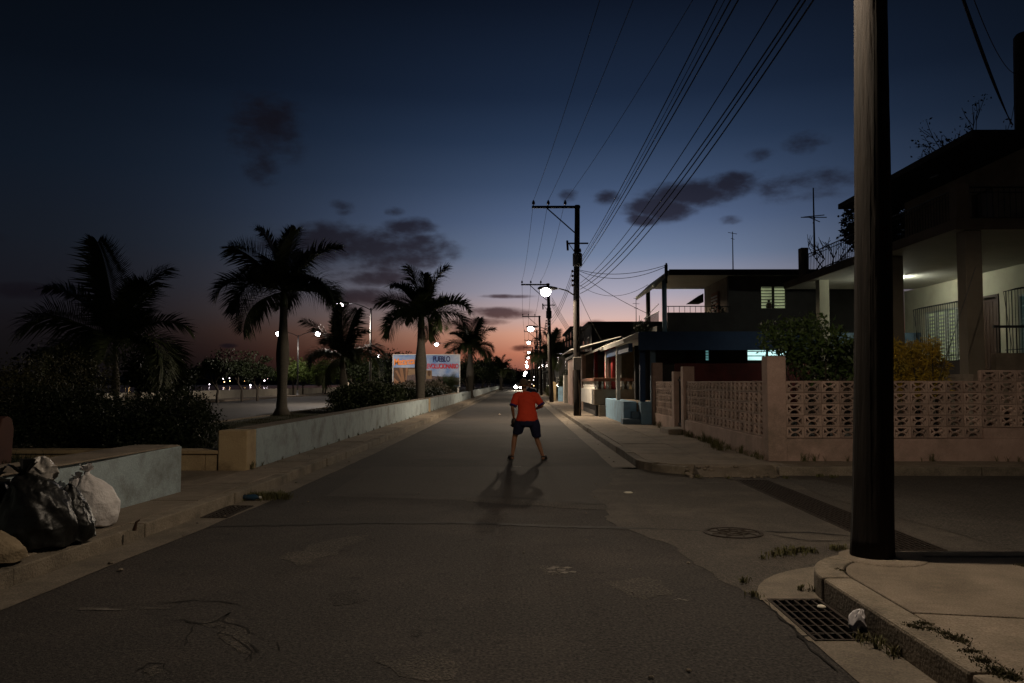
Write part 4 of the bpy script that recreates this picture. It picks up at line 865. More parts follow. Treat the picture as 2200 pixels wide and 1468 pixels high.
MB().box(FX, FX+.335, FY, FY+.335, .05, 2.02).build('pillar', pink, fence, bevel=.012)
GP1, GP2 = 21.5, 23.1                      # the gateway posts
MB().box(FX-.003, FX+.2, FY+.337, GP1, .05, ZB-.008).build('base_wall', pink, fence, bevel=.012); run_street(FY+.34, GP1-.005, ZB, 5)
MB().box(FX-.02, FX+.28, GP1, GP1+.34, .05, 1.98).build('gate_post', pink, fence, bevel=.012); MB().box(FX-.02, FX+.28, GP2-.3, GP2, .05, 1.86).build('gate_post', pink, fence, bevel=.012)
MB().box(FX-.01, FX+.22, GP1+.345, GP2-.305, .05, .30).build('threshold', concrete, fence, bevel=.01); MB().box(FX-.42, FX-.025, GP1+.05, GP2-.25, .14, .29).build('step', concrete, fence, bevel=.015)
MB().box(FX-.003, FX+.2, GP2+.005, 26.3, .05, ZB-.008).build('base_wall', pink, fence, bevel=.012); run_street(GP2+.005, 26.3, ZB, 5)
MB().box(FX-.02, FX+.3, 26.31, 26.6, .05, 2.2).build('pillar', pink, fence, bevel=.012)
XS = FX+.34; K1 = 11
MB().box(FX+.337, 14, FY-.0+.004, FY+.2, .05, ZB-.008).build('base_wall', pink, fence, bevel=.012); run_side(XS, K1, ZB, 5)
XR = XS+K1*BW
MB().box(XR+.006, 14, FY+.006, FY+.19, ZB-.006, ZB+BH-.02).build('base_wall', pink, fence); run_side(XR, 9, ZB+BH-.012, 5)
# gate leaf
g2 = MB()
for i in range(7): g2.tube([(FX+.1, GP1+.42+i*.115, .34), (FX+.1, GP1+.42+i*.115, 1.72)], .010, 5)
g2.box(FX+.085, FX+.115, GP1+.36, GP2-.32, .36, .40); g2.box(FX+.085, FX+.115, GP1+.36, GP2-.32, 1.6, 1.64); g2.build('gate', metal_dk, fence)
struct(MB().box(FX+.21, 45, FY+.21, 60, -.4, .45).build('plot_ground', soil))

# ================================================================== plants of the corner plot
bl = []
g_ = random.Random(2)
for (x, y, r) in ((1690, 720, 42), (1740, 705, 40), (1775, 730, 42), (1660, 735, 30), (1725, 760, 48), (1785, 775, 45), (1690, 775, 34), (1810, 745, 34), (1830, 785, 40), (1755, 800, 40), (1650, 705, 18), (1870, 800, 40)):
    q = P(x, y, 16.6+g_.uniform(-.6, .6)); rr = r/F*16.6; bl.append((q.x, q.y, q.z, rr, rr*1.2, rr*.85))
bush('garden_shrub', 'leafy green shrub rising over the block fence beside the corner pillar', bl, 5200, .105, leafm, 4, stems_to(bl, (6.35, 16.6, .45), 14, 8, .022), shell=.25, aspect=.42)
bl = []
for (x, y, r) in ((1940, 770, 30), (1985, 760, 30), (1930, 800, 32), (1970, 800, 36), (2008, 790, 28), (1950, 830, 34), (1995, 825, 34), (1920, 745, 16), (1955, 748, 16), (2003, 742, 16)):
    q = P(x, y, 15.4+g_.uniform(-.3, .3)); rr = r/F*15.4; bl.append((q.x, q.y, q.z, rr, rr*1.1, rr*.9))
bush('golden_shrub', 'feathery golden yellow shrub behind the block fence', bl, 9000, .095, leafyel, 14, stems_to(bl, (7.75, 15.4, .45), 10, 18, .02), shell=.5, aspect=.16, droop=.4)
# red leaved cordyline by the gate
t = thing('cordyline', 'dark red spiky plant beside the gate posts', 'plant', (5.0, 23.5, .45), local=True); b = MB()
for i in range(60):
    a = g_.uniform(0, 6.28); e = R(g_.uniform(5, 80)); d = Vector((math.cos(a)*math.cos(e), math.sin(a)*math.cos(e), math.sin(e))); l = g_.uniform(.35, .6); z0 = g_.uniform(.55, 1.05); p = Vector((0, 0, z0)); sd_ = d.cross(Vector((0, 0, 1))).normalized()*.02
    b.face([p-sd_*.6, p+sd_*.6, p+d*l*.6+sd_, p+d*l*.6-sd_]); b.face([p+d*l*.6-sd_, p+d*l*.6+sd_, p+d*l+Vector((0, 0, -.12))])
b.build('leaves', leafred, t, fix=False); MB().tube([(0, 0, -.05), (0, 0, 1.0)], .03, 6).build('stem', barkm, t)

# ================================================================== porch house behind the fence
HX, CX = 13.4, 9.26                        # facade, porch column line
upbrown = mat('brown_plaster', (.17, .125, .085), (.12, .09, .062), 1.6, .92, .3, 16, (.06, .045, .032), .9, .7)
hA = thing('porch_house', 'two storey cream house with lit porch, columns and balcony', 'house', (12, 22, .45))
ZF, ZC = 1.72, 4.70
MB().box(CX-.15, HX-.01, 16.0, 27.4, .3, ZF).build('porch_floor', concrete, hA)
DY0, DY1 = fx_at(2146)*HX/FX, fx_at(2098)*HX/FX      # door along the facade
def fy(x): return HX*F/(x-1112.0)
wy0, wy1 = fy(2062), fy(1981)
def wall_run(x0, x1, y0, y1, z0, z1, openings, m, parent, name='wall'):
    """wall along y with rectangular openings (ya, yb, za, zb)"""
    b = MB(); y = y0
    for ya, yb, za, zb in sorted(openings):
        b.box(x0, x1, y, ya, z0, z1); b.box(x0, x1, ya, yb, z0, za); b.box(x0, x1, ya, yb, zb, z1); y = yb
    b.box(x0, x1, y, y1, z0, z1); return b.build(name, m, parent, fix=False)
d0, d1 = fy(2146), fy(2098); w0, w1 = fy(2075), fy(1985); w20, w21 = fy(2330), fy(2186)
wall_run(HX, HX+.2, 10, 27.4, ZF-.2, ZC-.005, [(d0, d1, ZF, 4.02), (w0, w1, ZF+.25, 3.85), (w20, w21, ZF+.3, 3.9)], cream, hA)
MB().box(HX+.002, 22, 27.41, 27.6, .3, ZC).build('wall', cream, hA)
MB().box(HX+1.5, HX+1.6, 10, 27.4, ZF-.2, ZC).build('inner_wall', darkwall, hA)
# door
dr = MB().box(HX+.1, HX+.16, d0+.08, d1-.08, ZF, 3.95).build('door', brownwood, hA); fm = MB(); fm.box(HX-.03, HX+.19, d0, d0+.08, ZF, 4.02); fm.box(HX-.03, HX+.19, d1-.08, d1, ZF, 4.02); fm.box(HX-.03, HX+.19, d0+.08, d1-.08, 3.95, 4.02); fm.build('frame', brownwood, dr)
for k in range(5): MB().box(HX+.085, HX+.099, d0+.12+k*(d1-d0-.24)/5, d0+.09+(k+1)*(d1-d0-.24)/5, ZF+.1, 3.85).build('board', brownwood, dr)
# windows with louvres and iron grilles
def louvre_window(parent, y0, y1, z0, z1, panes, lit, grille=True):
    wn_ = MB(); t_ = .05
    wn_.box(HX+.02, HX+.14, y0, y0+t_, z0, z1); wn_.box(HX+.02, HX+.14, y1-t_, y1, z0, z1); wn_.box(HX+.02, HX+.14, y0+t_, y1-t_, z0, z0+t_); wn_.box(HX+.02, HX+.14, y0+t_, y1-t_, z1-t_, z1)
    for k in range(1, panes): yk = y0+(y1-y0)*k/panes; wn_.box(HX+.02, HX+.14, yk-.03, yk+.03, z0+t_, z1-t_)
    w_ = wn_.build('window', slatm, parent)
    MB().box(HX+.16, HX+.18, y0, y1, z0, z1).build('lit_pane', lit, w_); n_ = int((z1-z0-.1)/.115)
    for i in range(n_):
        for k in range(panes):
            ya, yb = y0+(y1-y0)*k/panes+.035, y0+(y1-y0)*(k+1)/panes-.035; zz = z0+.06+i*.115
            MB().hexa([(HX+.03, ya, zz), (HX+.045, ya, zz-.004), (HX+.045, yb, zz-.004), (HX+.03, yb, zz), (HX+.115, ya, zz+.072), (HX+.125, ya, zz+.066), (HX+.125, yb, zz+.066), (HX+.115, yb, zz+.072)]).build('slat', slatm, w_)
    if grille:
        gb = MB(); 
        for i in range(int((y1-y0+.3)/.13)+1): yv = y0-.15+i*.13; gb.tube([(HX-.28, yv, z0-.35), (HX-.28, yv, z1+.1)], .009, 4); gb.tube([(HX-.28, yv, z1+.1), (HX, yv, z1+.18)], .008, 4)
        for zz in (z0-.35, z0+.4, z1+.1): gb.tube([(HX-.28, y0-.15, zz), (HX-.28, y1+.15, zz)], .011, 4)
        for yv in (y0-.15, y1+.15):
            gb.tube([(HX-.28, yv, z0-.35), (HX, yv, z0-.35)], .009, 4); gb.tube([(HX-.28, yv, z1+.1), (HX, yv, z0-.35)], .008, 4)
            for k in range(3): gb.tube([(HX-.07*(k+1), yv, z0-.35), (HX-.07*(k+1), yv, z1+.1)], .007, 4)
        gb.build('grille', metal_dk, w_)
    return w_
louvre_window(hA, w0, w1, ZF+.25, 3.85, 4, litgreen); louvre_window(hA, w20, w21, ZF+.3, 3.9, 4, littv)
# porch columns, parapet and rail
for yv, w_ in ((16.55, .17), (19.9, .17), (24.5, .15)): MB().box(CX-.02, CX-.02+2*w_, yv-w_, yv+w_, .4, ZC-.004).build('column', cream if yv > 20 else mat('taupe_column', (.20, .17, .13), (.15, .13, .10), 2, .9), hA, bevel=.01)
MB().box(CX, CX+.16, 16.73, 19.7, .3, ZF+.30).build('parapet', darkwall, hA); MB().box(CX+.33, 17, 16.02, 16.2, .3, ZF+.42).build('parapet', greywall, hA)
rl = MB(); 
for i in range(38): rl.tube([(CX+.4+i*.2, 16.1, ZF+.40), (CX+.4+i*.2, 16.1, ZF+.95)], .012, 5)
rl.box(CX+.33, 17, 16.07, 16.13, ZF+.93, ZF+.98); rl.build('porch_rail', metal_dk, hA)
rl = MB()
for i in range(20): rl.tube([(CX+.1, 20.2+i*.2, ZF-.02), (CX+.1, 20.2+i*.2, ZF+.9)], .011, 5)
rl.box(CX+.07, CX+.13, 20.1, 24.3, ZF+.88, ZF+.93); rl.build('porch_rail', metal_gr, hA)
MB().box(CX-.3, CX-.02, 17.2, 18.6, .45, 1.35).build('planter_box', greywall, hA)
# balcony slab, ceiling, upper storey
MB().box(CX-.22, HX+.3, 16.3, 26.9, ZC, ZC+.17).build('balcony_slab', creamceil, hA, bevel=.01)
MB().box(HX+.3, 24, 16.3, 27.4, ZC, ZC+.17).build('floor_slab', darkwall, hA); MB().box(CX-.25, 24, 16.27, 16.295, ZC-.01, ZC+.22).build('fascia', upbrown, hA); MB().box(CX-.25, CX-.222, 16.3, 26.9, ZC+.01, ZC+.22).build('fascia', upbrown, hA)
rl = MB()
def rail_line(a, b, z0, h, st=.12):
    a, b = Vector(a), Vector(b); n_ = int((b-a).length/st)
    for i in range(n_+1): q = a.lerp(b, i/n_); rl.tube([(q.x, q.y, z0), (q.x, q.y, z0+h)], .009, 4)
    rl.tube([(a.x, a.y, z0+h), (b.x, b.y, z0+h)], .018, 5); rl.tube([(a.x, a.y, z0+h-.1), (b.x, b.y, z0+h-.1)], .012, 4); rl.tube([(a.x, a.y, z0+.08), (b.x, b.y, z0+.08)], .012, 4)
rail_line((CX-.1, 16.45, 0), (CX-.1, 25.3, 0), ZC+.17, .72); rail_line((CX+.1, 16.4, 0), (16, 16.4, 0), ZC+.17, .72); rl.build('balcony_rail', metal_dk, hA)
MB().box(CX-.2, CX+.06, 16.32, 16.62, ZC+.171, ZC+.95).build('balcony_post', upbrown, hA); MB().box(CX-.2, CX+.02, 25.3, 25.6, ZC+.171, ZC+1.15).build('balcony_post', upbrown, hA)
u0, u1 = fy(2141), fy(2094)
wall_run(HX, HX+.2, 16.5, 27.4, ZC+.171, 7.75, [(u0, u1, ZC+.2, 7.05)], upbrown, hA, 'upper_wall'); MB().box(HX+.12, HX+.16, u0, u1, ZC+.2, 7.05).build('upper_door', brownwood, hA)
MB().box(HX+.21, 22, 20.4, 20.6, ZC+.171, 7.75).build('upper_wall', upbrown, hA); MB().box(HX+.21, 22, 27.2, 27.4, ZC+.171, 7.75).build('upper_wall', upbrown, hA)
MB().box(11.55, 23, 20.0, 28.5, 7.78, 7.96).build('roof', roofdk, hA)
MB().tube([P(1998, 383, 21), P(2016, 376, 20.6)], .02, 5).build('wall_tube', metal_gr, hA)
# ceiling lamp of the porch
lp = thing('porch_lamp', 'bare white tube lamp glowing under the cream porch ceiling', 'lamp', (11.35, 23.8, ZC-.05), local=True)
MB().box(-.018, .018, -.36, .36, .02, .048).build('base', whitep, lp); MB().tube([(0, -.33, -.075), (0, .33, -.075)], .02, 12).build('tube', mat('porch_tube', (1, 1, 1), None, 3, .5, emit=(.97, 1, .86), estr=420), lp, smooth=True)
for yv in (-.34, .34): MB().tube([(0, yv, -.085), (0, yv, .03)], .022, 8).build('holder', whitep, lp)
# roof pillar, antenna, guy wire
q = P(2212, 285, 20.6); t = thing('rooftop_pillar', 'dark thick pillar standing on the roof corner of the porch house', 'pillar', (q.x, 20.6, 7.96)); MB().lathe([(.34, 7.9), (.33, 9.0), (.31, 10.3), (.30, 10.62), (.25, 10.7)], (q.x, 20.6, 0), 16).build('shaft', darkwall, t, smooth=False); MB().tube([(q.x-.36, 20.3, 7.98), (q.x-.1, 20.2, 8.1), (q.x+.5, 20.2, 8.2)], .05, 8).build('pipe', whitep, t)
def antenna(label, x, y0, y1, Y, bars, group='rooftop aerials', r=.02, kind=0):
    a, b_ = P(x, y0, Y), P(x, y1, Y); t = thing('tv_antenna', label, 'antenna', a, group, local=True); h = b_.z-a.z
    MB().tube([(0, 0, -.05), (.0, 0, h)], [r*1.2, r*.7], 6).build('mast', metal_dk, t)
    for (zf, w_, dy, sk) in bars: MB().tube([(-w_, -dy, h*zf+sk), (w_, dy, h*zf-sk)], r*.55, 5).build('element', metal_dk, t)
    return t
antenna('tall aerial with folded dipole on the balcony corner post', 1750, 545, 404, 25.5, [(.55, .45, .1, -.02), (.52, .30, .3, .02), (.57, .22, -.3, .03), (.50, .12, .4, 0)], None, .028)
antenna('slim aerial on the flat roof of the terrace house', 1575, 584, 498, 30, [(.96, .17, .0, .03), (.82, .09, .1, 0)], None, .02)
antenna('red and grey aerial behind the porch roofs', 1367, 715, 640, 45, [(.98, .15, .1, 0), (.83, .2, .1, 0), (.70, .12, .1, 0)], None, .022)
antenna('leaning broken aerial stub behind the porch roofs', 1374, 712, 678, 44, [(.55, .16, 0, .03), (.3, .1, 0, 0)], None, .02)
antenna('tiny far aerial above the dark roof line', 1294, 713, 697, 60, [(.95, .25, 0, 0)], None, .02)
g0, g1_ = G(1962, 985, .15), P(2096, 574, 15.2)
t = thing('guy_wire', 'thin guy wire slanting across the block fence', 'guy wire', g0); pm = g0.lerp(g1_, .16); MB().tube([g0, g0.lerp(g1_, .5), g1_], .007, 5).build('wire', metal_gr, t); MB().tube([pm-(g1_-g0)*.028, pm+(g1_-g0)*.028], .03, 4).build('guard', whitep, t)
# trees behind the porch house
b, tips = rtree((12.2, 31.5, .45), 7.6, 5, 6, .62, .16, .18); t = thing('bare_tree', 'leafless twiggy tree behind the balcony railing', 'tree', (12.2, 31.5, .45)); b.build('branches', barkm, t)
b, tips = rtree((13.6, 33, .45), 7.8, 8, 6, .6, .16, .2); t = thing('bare_tree', 'second leafless twiggy tree behind the near pole and balcony', 'tree', (13.6, 33, .45)); b.build('branches', barkm, t)
b, tips = rtree((16.2, 32, .45), 12.6, 15, 6, .5, .18, .3); t = thing('bare_tree', 'leafless tree top showing over the porch house roof', 'tree', (16.2, 32, .45)); b.build('branches', barkm, t); link('dry_leaves', leaf_mesh('dry_leaves', [(*p, .25, .25, .2) for p in tips if p.z > 9.5] or [(15, 30, 10, 1, 1, 1)], 500, .14, 3), leafdark, t)
bl = [(P(x, y, 29.5).x, 29.5, P(x, y, 29.5).z, r/F*29.5, r/F*29.5, r/F*26) for x, y, r in ((1835, 470, 26), (1860, 510, 38), (1825, 500, 22), (1900, 480, 46), (1890, 530, 40), (1925, 520, 40), (1915, 470, 26), (1850, 445, 14))]
bush('leafy_tree', 'dense dark leafy tree behind the near pole and balcony', bl, 5200, .17, leafdark, 9, [((13.0, 29.5, .45), (13.1, 29.5, 3.5), (13.4, 29.5, 6.0), [.17, .13, .05])] + stems_to(bl, (13.1, 29.5, 3.4), 8, 3, .07), cat='tree', shell=.3)
# ================================================================== terrace house with blue porch
hB = thing('terrace_house', 'two storey house with open roof terrace, navy fascia and blue porch base', 'house', (7, 29, .15))
MB().box(3.62, 4.06, 27.3, 33.5, .05, .90).build('porch_base', skyblue, hB, bevel=.015); MB().box(4.12, 4.62, 26.72, 27.28, .05, .90).build('porch_base', skyblue, hB, bevel=.015); MB().box(4.07, 8, 27.29, 33.5, .05, .86).build('porch_floor', concrete, hB)
MB().box(3.52, 4.11, 26.75, 27.29, .14, .33).build('step', steelblue, hB, bevel=.01); MB().box(3.85, 4.11, 26.98, 27.29, .331, .56).build('step', steelblue, hB, bevel=.01)
for x_, y_, m, w_ in ((3.66, 29.6, whitep, .07), (4.13, 27.0, navy, .09), (4.48, 26.9, steelblue, .08), (3.66, 33.3, whitep, .07)): MB().box(x_, x_+2*w_, y_-w_, y_+w_, .901, 2.82).build('column', m, hB, bevel=.008)
MB().prism_axis([(3.5, 2.98), (4.0, 3.22), (9.4, 3.22), (9.4, 3.06), (4.1, 3.06), (3.55, 2.86)], 26.55, 34, 'y').build('porch_canopy', whitep, hB)
MB().box(4.02, 9.4, 26.44, 26.545, 2.62, 3.24).build('fascia', navy, hB); MB().box(3.70, 3.84, 26.6, 33.4, 2.58, 2.86).build('beam', navy, hB); MB().box(9.41, 14, 26.5, 26.6, 2.66, 3.2).build('fascia', steelblue, hB)
# ground floor wall facing the corner plot, with the lit louvred window
lw0, lw1 = P(1604, 747, 29.2), P(1694, 777, 29.2); tw0, tw1 = P(1514, 749, 29.2), P(1526, 777, 29.2)
def wall_x(y0, y1, x0, x1, z0, z1, ops, m, parent, name='wall'):
    b = MB(); x = x0
    for xa, xb, za, zb in sorted(ops): b.box(x, xa, y0, y1, z0, z1); b.box(xa, xb, y0, y1, z0, za); b.box(xa, xb, y0, y1, zb, z1); x = xb
    b.box(x, x1, y0, y1, z0, z1); return b.build(name, m, parent, fix=False)
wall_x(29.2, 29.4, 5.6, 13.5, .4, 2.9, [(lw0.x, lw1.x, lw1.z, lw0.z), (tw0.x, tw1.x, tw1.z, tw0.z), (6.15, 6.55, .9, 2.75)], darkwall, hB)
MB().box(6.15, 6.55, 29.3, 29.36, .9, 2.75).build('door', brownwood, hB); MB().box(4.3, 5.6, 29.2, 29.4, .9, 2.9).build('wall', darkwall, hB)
def louvre_x(parent, x0, x1, z0, z1, Y, panes, lit, st=.10, mt=None):
    t_ = .035; b = MB(); b.box(x0, x0+t_, Y-.02, Y+.1, z0, z1); b.box(x1-t_, x1, Y-.02, Y+.1, z0, z1); b.box(x0+t_, x1-t_, Y-.02, Y+.1, z0, z0+t_); b.box(x0+t_, x1-t_, Y-.02, Y+.1, z1-t_, z1)
    for k in range(1, panes): xk = x0+(x1-x0)*k/panes; b.box(xk-.03, xk+.03, Y-.02, Y+.1, z0+t_, z1-t_)
    w_ = b.build('window', darkwall, parent); MB().box(x0, x1, Y+.14, Y+.16, z0, z1).build('lit_pane', lit, w_); n_ = max(3, int((z1-z0)/st))
    for i in range(n_):
        for k in range(panes):
            xa, xb = x0+(x1-x0)*k/panes+.03, x0+(x1-x0)*(k+1)/panes-.03; zz = z0+.02+i*(z1-z0)/n_
            MB().hexa([(xa, Y, zz), (xb, Y, zz), (xb, Y+.012, zz-.004), (xa, Y+.012, zz-.004), (xa, Y+.06, zz+.035), (xb, Y+.06, zz+.035), (xb, Y+.072, zz+.03), (xa, Y+.072, zz+.03)]).build('slat', mt or slatm, w_)
    return w_
louvre_x(hB, lw0.x, lw1.x, lw1.z, lw0.z, 29.22, 2, litcyan, .15); louvre_x(hB, tw0.x, tw1.x, tw1.z, tw0.z, 29.22, 1, littv, .09)
# upper floor: room, terrace, flat roof
uw0, uw1 = P(1633, 614, 28.0), P(1691, 665, 28.0)
wall_x(28.0, 28.2, 7.43, 13, 3.25, 5.3, [(uw0.x, uw1.x, uw1.z, uw0.z)], darkwall, hB, 'upper_wall'); uw = louvre_x(hB, uw0.x, uw1.x, uw1.z, uw0.z, 28.02, 2, litgreen, .095)
b = MB(); b.lathe([(.01, 0), (.09, .02), (.12, .12), (.07, .2), (.04, .24), (.05, .3), (.01, .32)], (uw0.x+.34, 28.13, uw1.z+.03), 10); b.build('window_ornament', brownwood, uw)
MB().box(7.43, 7.6, 28.21, 31.6, 3.25, 5.3).build('upper_wall', greywall, hB); MB().box(7.36, 7.425, 29.2, 30.2, 3.3, 4.9).build('louvre_door', terracotta, hB)
for k in range(12): MB().box(7.33, 7.36, 29.26, 30.14, 3.45+k*.115, 3.50+k*.115).build('slat', slatm, hB)
MB().prism_axis([(4.75, 4.98), (5.0, 5.2), (5.28, 5.47), (13, 5.47), (13, 5.31), (5.3, 5.31), (5.0, 5.06), (4.8, 4.86)], 27.75, 32.0, 'y').build('roof', creamceil, hB); MB().box(5.3, 13, 27.70, 27.745, 5.30, 5.50).build('roof_edge', roofdk, hB)
MB().prism_axis([(6.9, 4.75), (7.42, 5.1), (7.42, 4.75)], 31.7, 32.6, 'y').build('awning', roofdk, hB)
for x_, y_, z1 in ((5.08, 27.92, 5.3), (5.08, 31.4, 5.2)): MB().tube([(x_+.08, y_, 3.2), (x_+.08, y_, z1)], .085, 10).build('column', steelblue if y_ < 30 else darkwall, hB, smooth=True)
MB().box(4.9, 13, 27.7, 33, 3.24, 3.30).build('terrace_floor', darkwall, hB); MB().box(5.26, 7.42, 27.85, 27.98, 3.301, 4.0).build('parapet', darkwall, hB); MB().box(4.92, 5.05, 28.1, 31.2, 3.301, 3.55).build('parapet', darkwall, hB)
rl = MB()
for i in range(12): rl.tube([(5.3+i*.19, 27.91, 4.0), (5.3+i*.19, 27.91, 4.22)], .009, 4)
rl.tube([(5.2, 27.91, 4.22), (7.5, 27.91, 4.22)], .016, 5); rl.build('terrace_rail', metal_dk, hB); rl = MB()
for i in range(26): rl.tube([(4.98, 28.1+i*.12, 3.55), (4.98, 28.1+i*.12, 4.05)], .008, 4)
rl.tube([(4.98, 28.0, 4.05), (4.98, 31.3, 4.05)], .016, 5); rl.tube([(4.98, 28.05, 4.32), (4.98, 31.3, 4.05)], .014, 5); rl.build('terrace_rail', metal_dk, hB)
m_ = P(1431, 566, 27.7); MB().tube([(m_.x, 27.65, 5.0), (m_.x, 27.65, m_.z)], .035, 6).build('service_mast', metal_dk, hB); MB().tube([P(1431, 580, 27.65) + Vector((0, 0, -.2)), P(1431, 569, 27.65)], .06, 6).build('mast_head', metal_dk, hB)
a0 = P(1606, 583, 30); MB().tube([(a0.x-.08, 30, 5.45), (a0.x-.08, 30, 5.6), (a0.x, 30, 5.66), (a0.x+.08, 30, 5.6), (a0.x+.08, 30, 5.45)], .02, 5).build('vent_pipe', metal_dk, hB)
bl = [(6.9+.2*i, 28.6, 3.95+.09*((i*7) % 4), .2, .2, .2) for i in range(4)]; bush('potted_plant', 'sparse dark plant on the roof terrace behind the railing', bl, 220, .10, leafdark, 4, stems_to(bl, (7.1, 28.6, 3.3), 8, 3, .012), shell=.1)
bl = [(4.6+.1*i, 29.6+.3*i, 3.55+.1*((i*3) % 3), .28, .28, .28) for i in range(4)]; bush('potted_plant', 'dark plants massed at the street corner of the roof terrace', bl, 900, .11, leafdark, 5, stems_to(bl, (4.75, 29.8, 3.28), 6, 3, .012), shell=.2)
o = MB().box(5.05, 9.4, 25.6, 25.75, .4, 2.16).build('boundary_wall', maroon); tag(o, 'dark maroon garden wall between the corner plot and the terrace house', 'wall')

# ================================================================== balustraded house with red columns
hC = thing('balustrade_house', 'low house with red columns, white balusters and stone clad wall', 'house', (4.5, 34, .15))
MB().box(3.16, 5.55, 32.95, 33.35, .62, 1.27).build('parapet', greywall, hC, bevel=.015); MB().box(3.16, 3.5, 33.351, 40, .62, 1.27).build('parapet', whitep, hC, bevel=.015)
MB().box(3.5, 5.55, 33.02, 33.34, .1, .619).build('plinth', greywall, hC); MB().box(3.28, 5.5, 33.36, 40, .1, .615).build('plinth', darkwall, hC); MB().box(3.34, 3.70, 32.80, 33.015, .1, .60).build('buttress', greywall, hC, bevel=.01)
MB().box(3.14, 5.58, 33.0, 33.3, 1.60, 1.74).build('handrail', terracotta, hC, bevel=.015); MB().box(3.18, 3.46, 33.301, 40, 1.60, 1.74).build('handrail', terracotta, hC, bevel=.015)
bm_ = MB().lathe([(.05, 0), (.05, .03), (.035, .05), (.065, .11), (.07, .15), (.035, .23), (.032, .27), (.05, .30), (.05, .328)], (0, 0, 0), 10).mesh('baluster', True); bm_.materials.append(whitep)
for i in range(11): o = bpy.data.objects.new('baluster', bm_); COL.objects.link(o); o.parent = hC; o.location = Vector((3.3+i*.215, 33.15, 1.271)) - hC.location
for i in range(26): o = bpy.data.objects.new('baluster', bm_); COL.objects.link(o); o.parent = hC; o.location = Vector((3.32, 33.5+i*.25, 1.271)) - hC.location
for x_, y_ in ((3.98, 33.15), (3.98, 35.6), (3.85, 39.2)): MB().tube([(x_, y_, 1.25 if y_ < 34 else .6), (x_, y_, 3.2)], .10, 10).build('column', redpaint, hC, smooth=True)
MB().box(4.6, 8, 35.2, 35.4, .6, 3.2).build('wall', stonecl, hC); MB().box(4.6, 4.8, 35.401, 42, .6, 3.2).build('wall', stonecl, hC)
w_ = MB().box(4.18, 4.58, 35.1, 35.18, 1.3, 2.75).build('louvre_door', whitep, hC)
for k in range(10): MB().box(4.21, 4.55, 35.06, 35.1, 1.36+k*.14, 1.46+k*.14).build('slat', whitep, w_)
MB().prism_axis([(3.42, 2.98), (4.0, 3.26), (8, 3.26), (8, 3.2), (4.0, 3.18), (3.46, 2.92)], 32.6, 41, 'y').build('canopy', whitep, hC)
rnd = random.Random(3)
for i in range(26):
    x_, z_ = rnd.uniform(4.7, 7.0), rnd.uniform(1.5, 3.1); MB().prism_axis([(x_+.16*math.cos(a)*rnd.uniform(.6, 1.2), z_+.12*math.sin(a)*rnd.uniform(.6, 1.2)) for a in (0, 1.2, 2.4, 3.6, 5)], 35.165, 35.2, 'y').build('stone', stonecl, hC)
aw = tag(MB().hexa([(2.40, 36.2, 3.02), (4.7, 36.2, 3.62), (4.7, 43, 3.62), (2.40, 43, 3.02), (2.40, 36.2, 3.06), (4.7, 36.2, 3.66), (4.7, 43, 3.66), (2.40, 43, 3.06)]).build('awning', mat('zinc_sheet', (.55, .54, .50), (.45, .44, .4), 5, .5)), 'thin pale sheet awning reaching over the pavement beside the meter box pole', 'awning')
# ================================================================== houses further along
hD = thing('plain_house', 'plain pinkish house wall flush with the pavement past the meter box pole', 'house', (4, 45, .15))
def ywall(parent, x0, x1, y0, y1, z0, z1, ops, m, name='wall'): return wall_run(x0, x1, y0, y1, z0, z1, ops, m, parent, name)
ywall(hD, 3.35, 3.55, 41.5, 53, .05, 3.0, [(43.0, 44.2, 1.2, 2.5), (47.5, 48.6, .2, 2.4)], pink); MB().box(3.40, 3.46, 43.0, 44.2, 1.2, 2.5).build('shutter', whitep, hD); MB().box(3.42, 3.47, 47.5, 48.6, .2, 2.4).build('door', brownwood, hD); MB().box(3.3, 3.56, 42.9, 44.3, 1.1, 1.19).build('sill', whitep, hD)
MB().box(3.2, 9, 41.3, 53.2, 3.0, 3.16).build('roof', roofdk, hD); MB().box(3.551, 9, 41.5, 41.7, .05, 3.0).build('wall', greywall, hD)
t = thing('picket_gate', 'white picket fence with a tall end post along the pavement', 'fence', (3.35, 55, .15)); MB().box(3.18, 3.55, 54.6, 55.1, .05, 2.05).build('post', whitep, t); 
for i in range(13): MB().prism_axis([(55.2+i*.2, .2), (55.32+i*.2, .2), (55.32+i*.2, 1.9), (55.26+i*.2, 2.05), (55.2+i*.2, 1.9)], 3.3, 3.34, 'x').build('picket', whitep, t)
MB().box(3.345, 3.39, 55.1, 57.9, .5, .58).build('rail', whitep, t); MB().box(3.345, 3.39, 55.1, 57.9, 1.5, 1.58).build('rail', whitep, t)
for i, X_ in enumerate((3.6, 3.8, 4.0, 4.2)): MB().box(X_, X_+.1, 54.75, 54.8, .2, 1.8).build('picket', whitep, t)
o = MB().box(3.0, 3.35, 59.0, 59.12, .14, 1.25).build('gate_panel', skyblue); tag(o, 'pale blue sheet metal gate panel past the white pickets', 'gate'); o = MB().prism_axis([(2.55, .1), (3.0, .1), (3.0, 1.55), (2.8, 1.62), (2.55, 1.58)], 62, 62.4, 'y').build('gate_pillar', beige, bevel=.02); tag(o, 'thick ochre gate pillar beyond the blue gate panel', 'pillar')
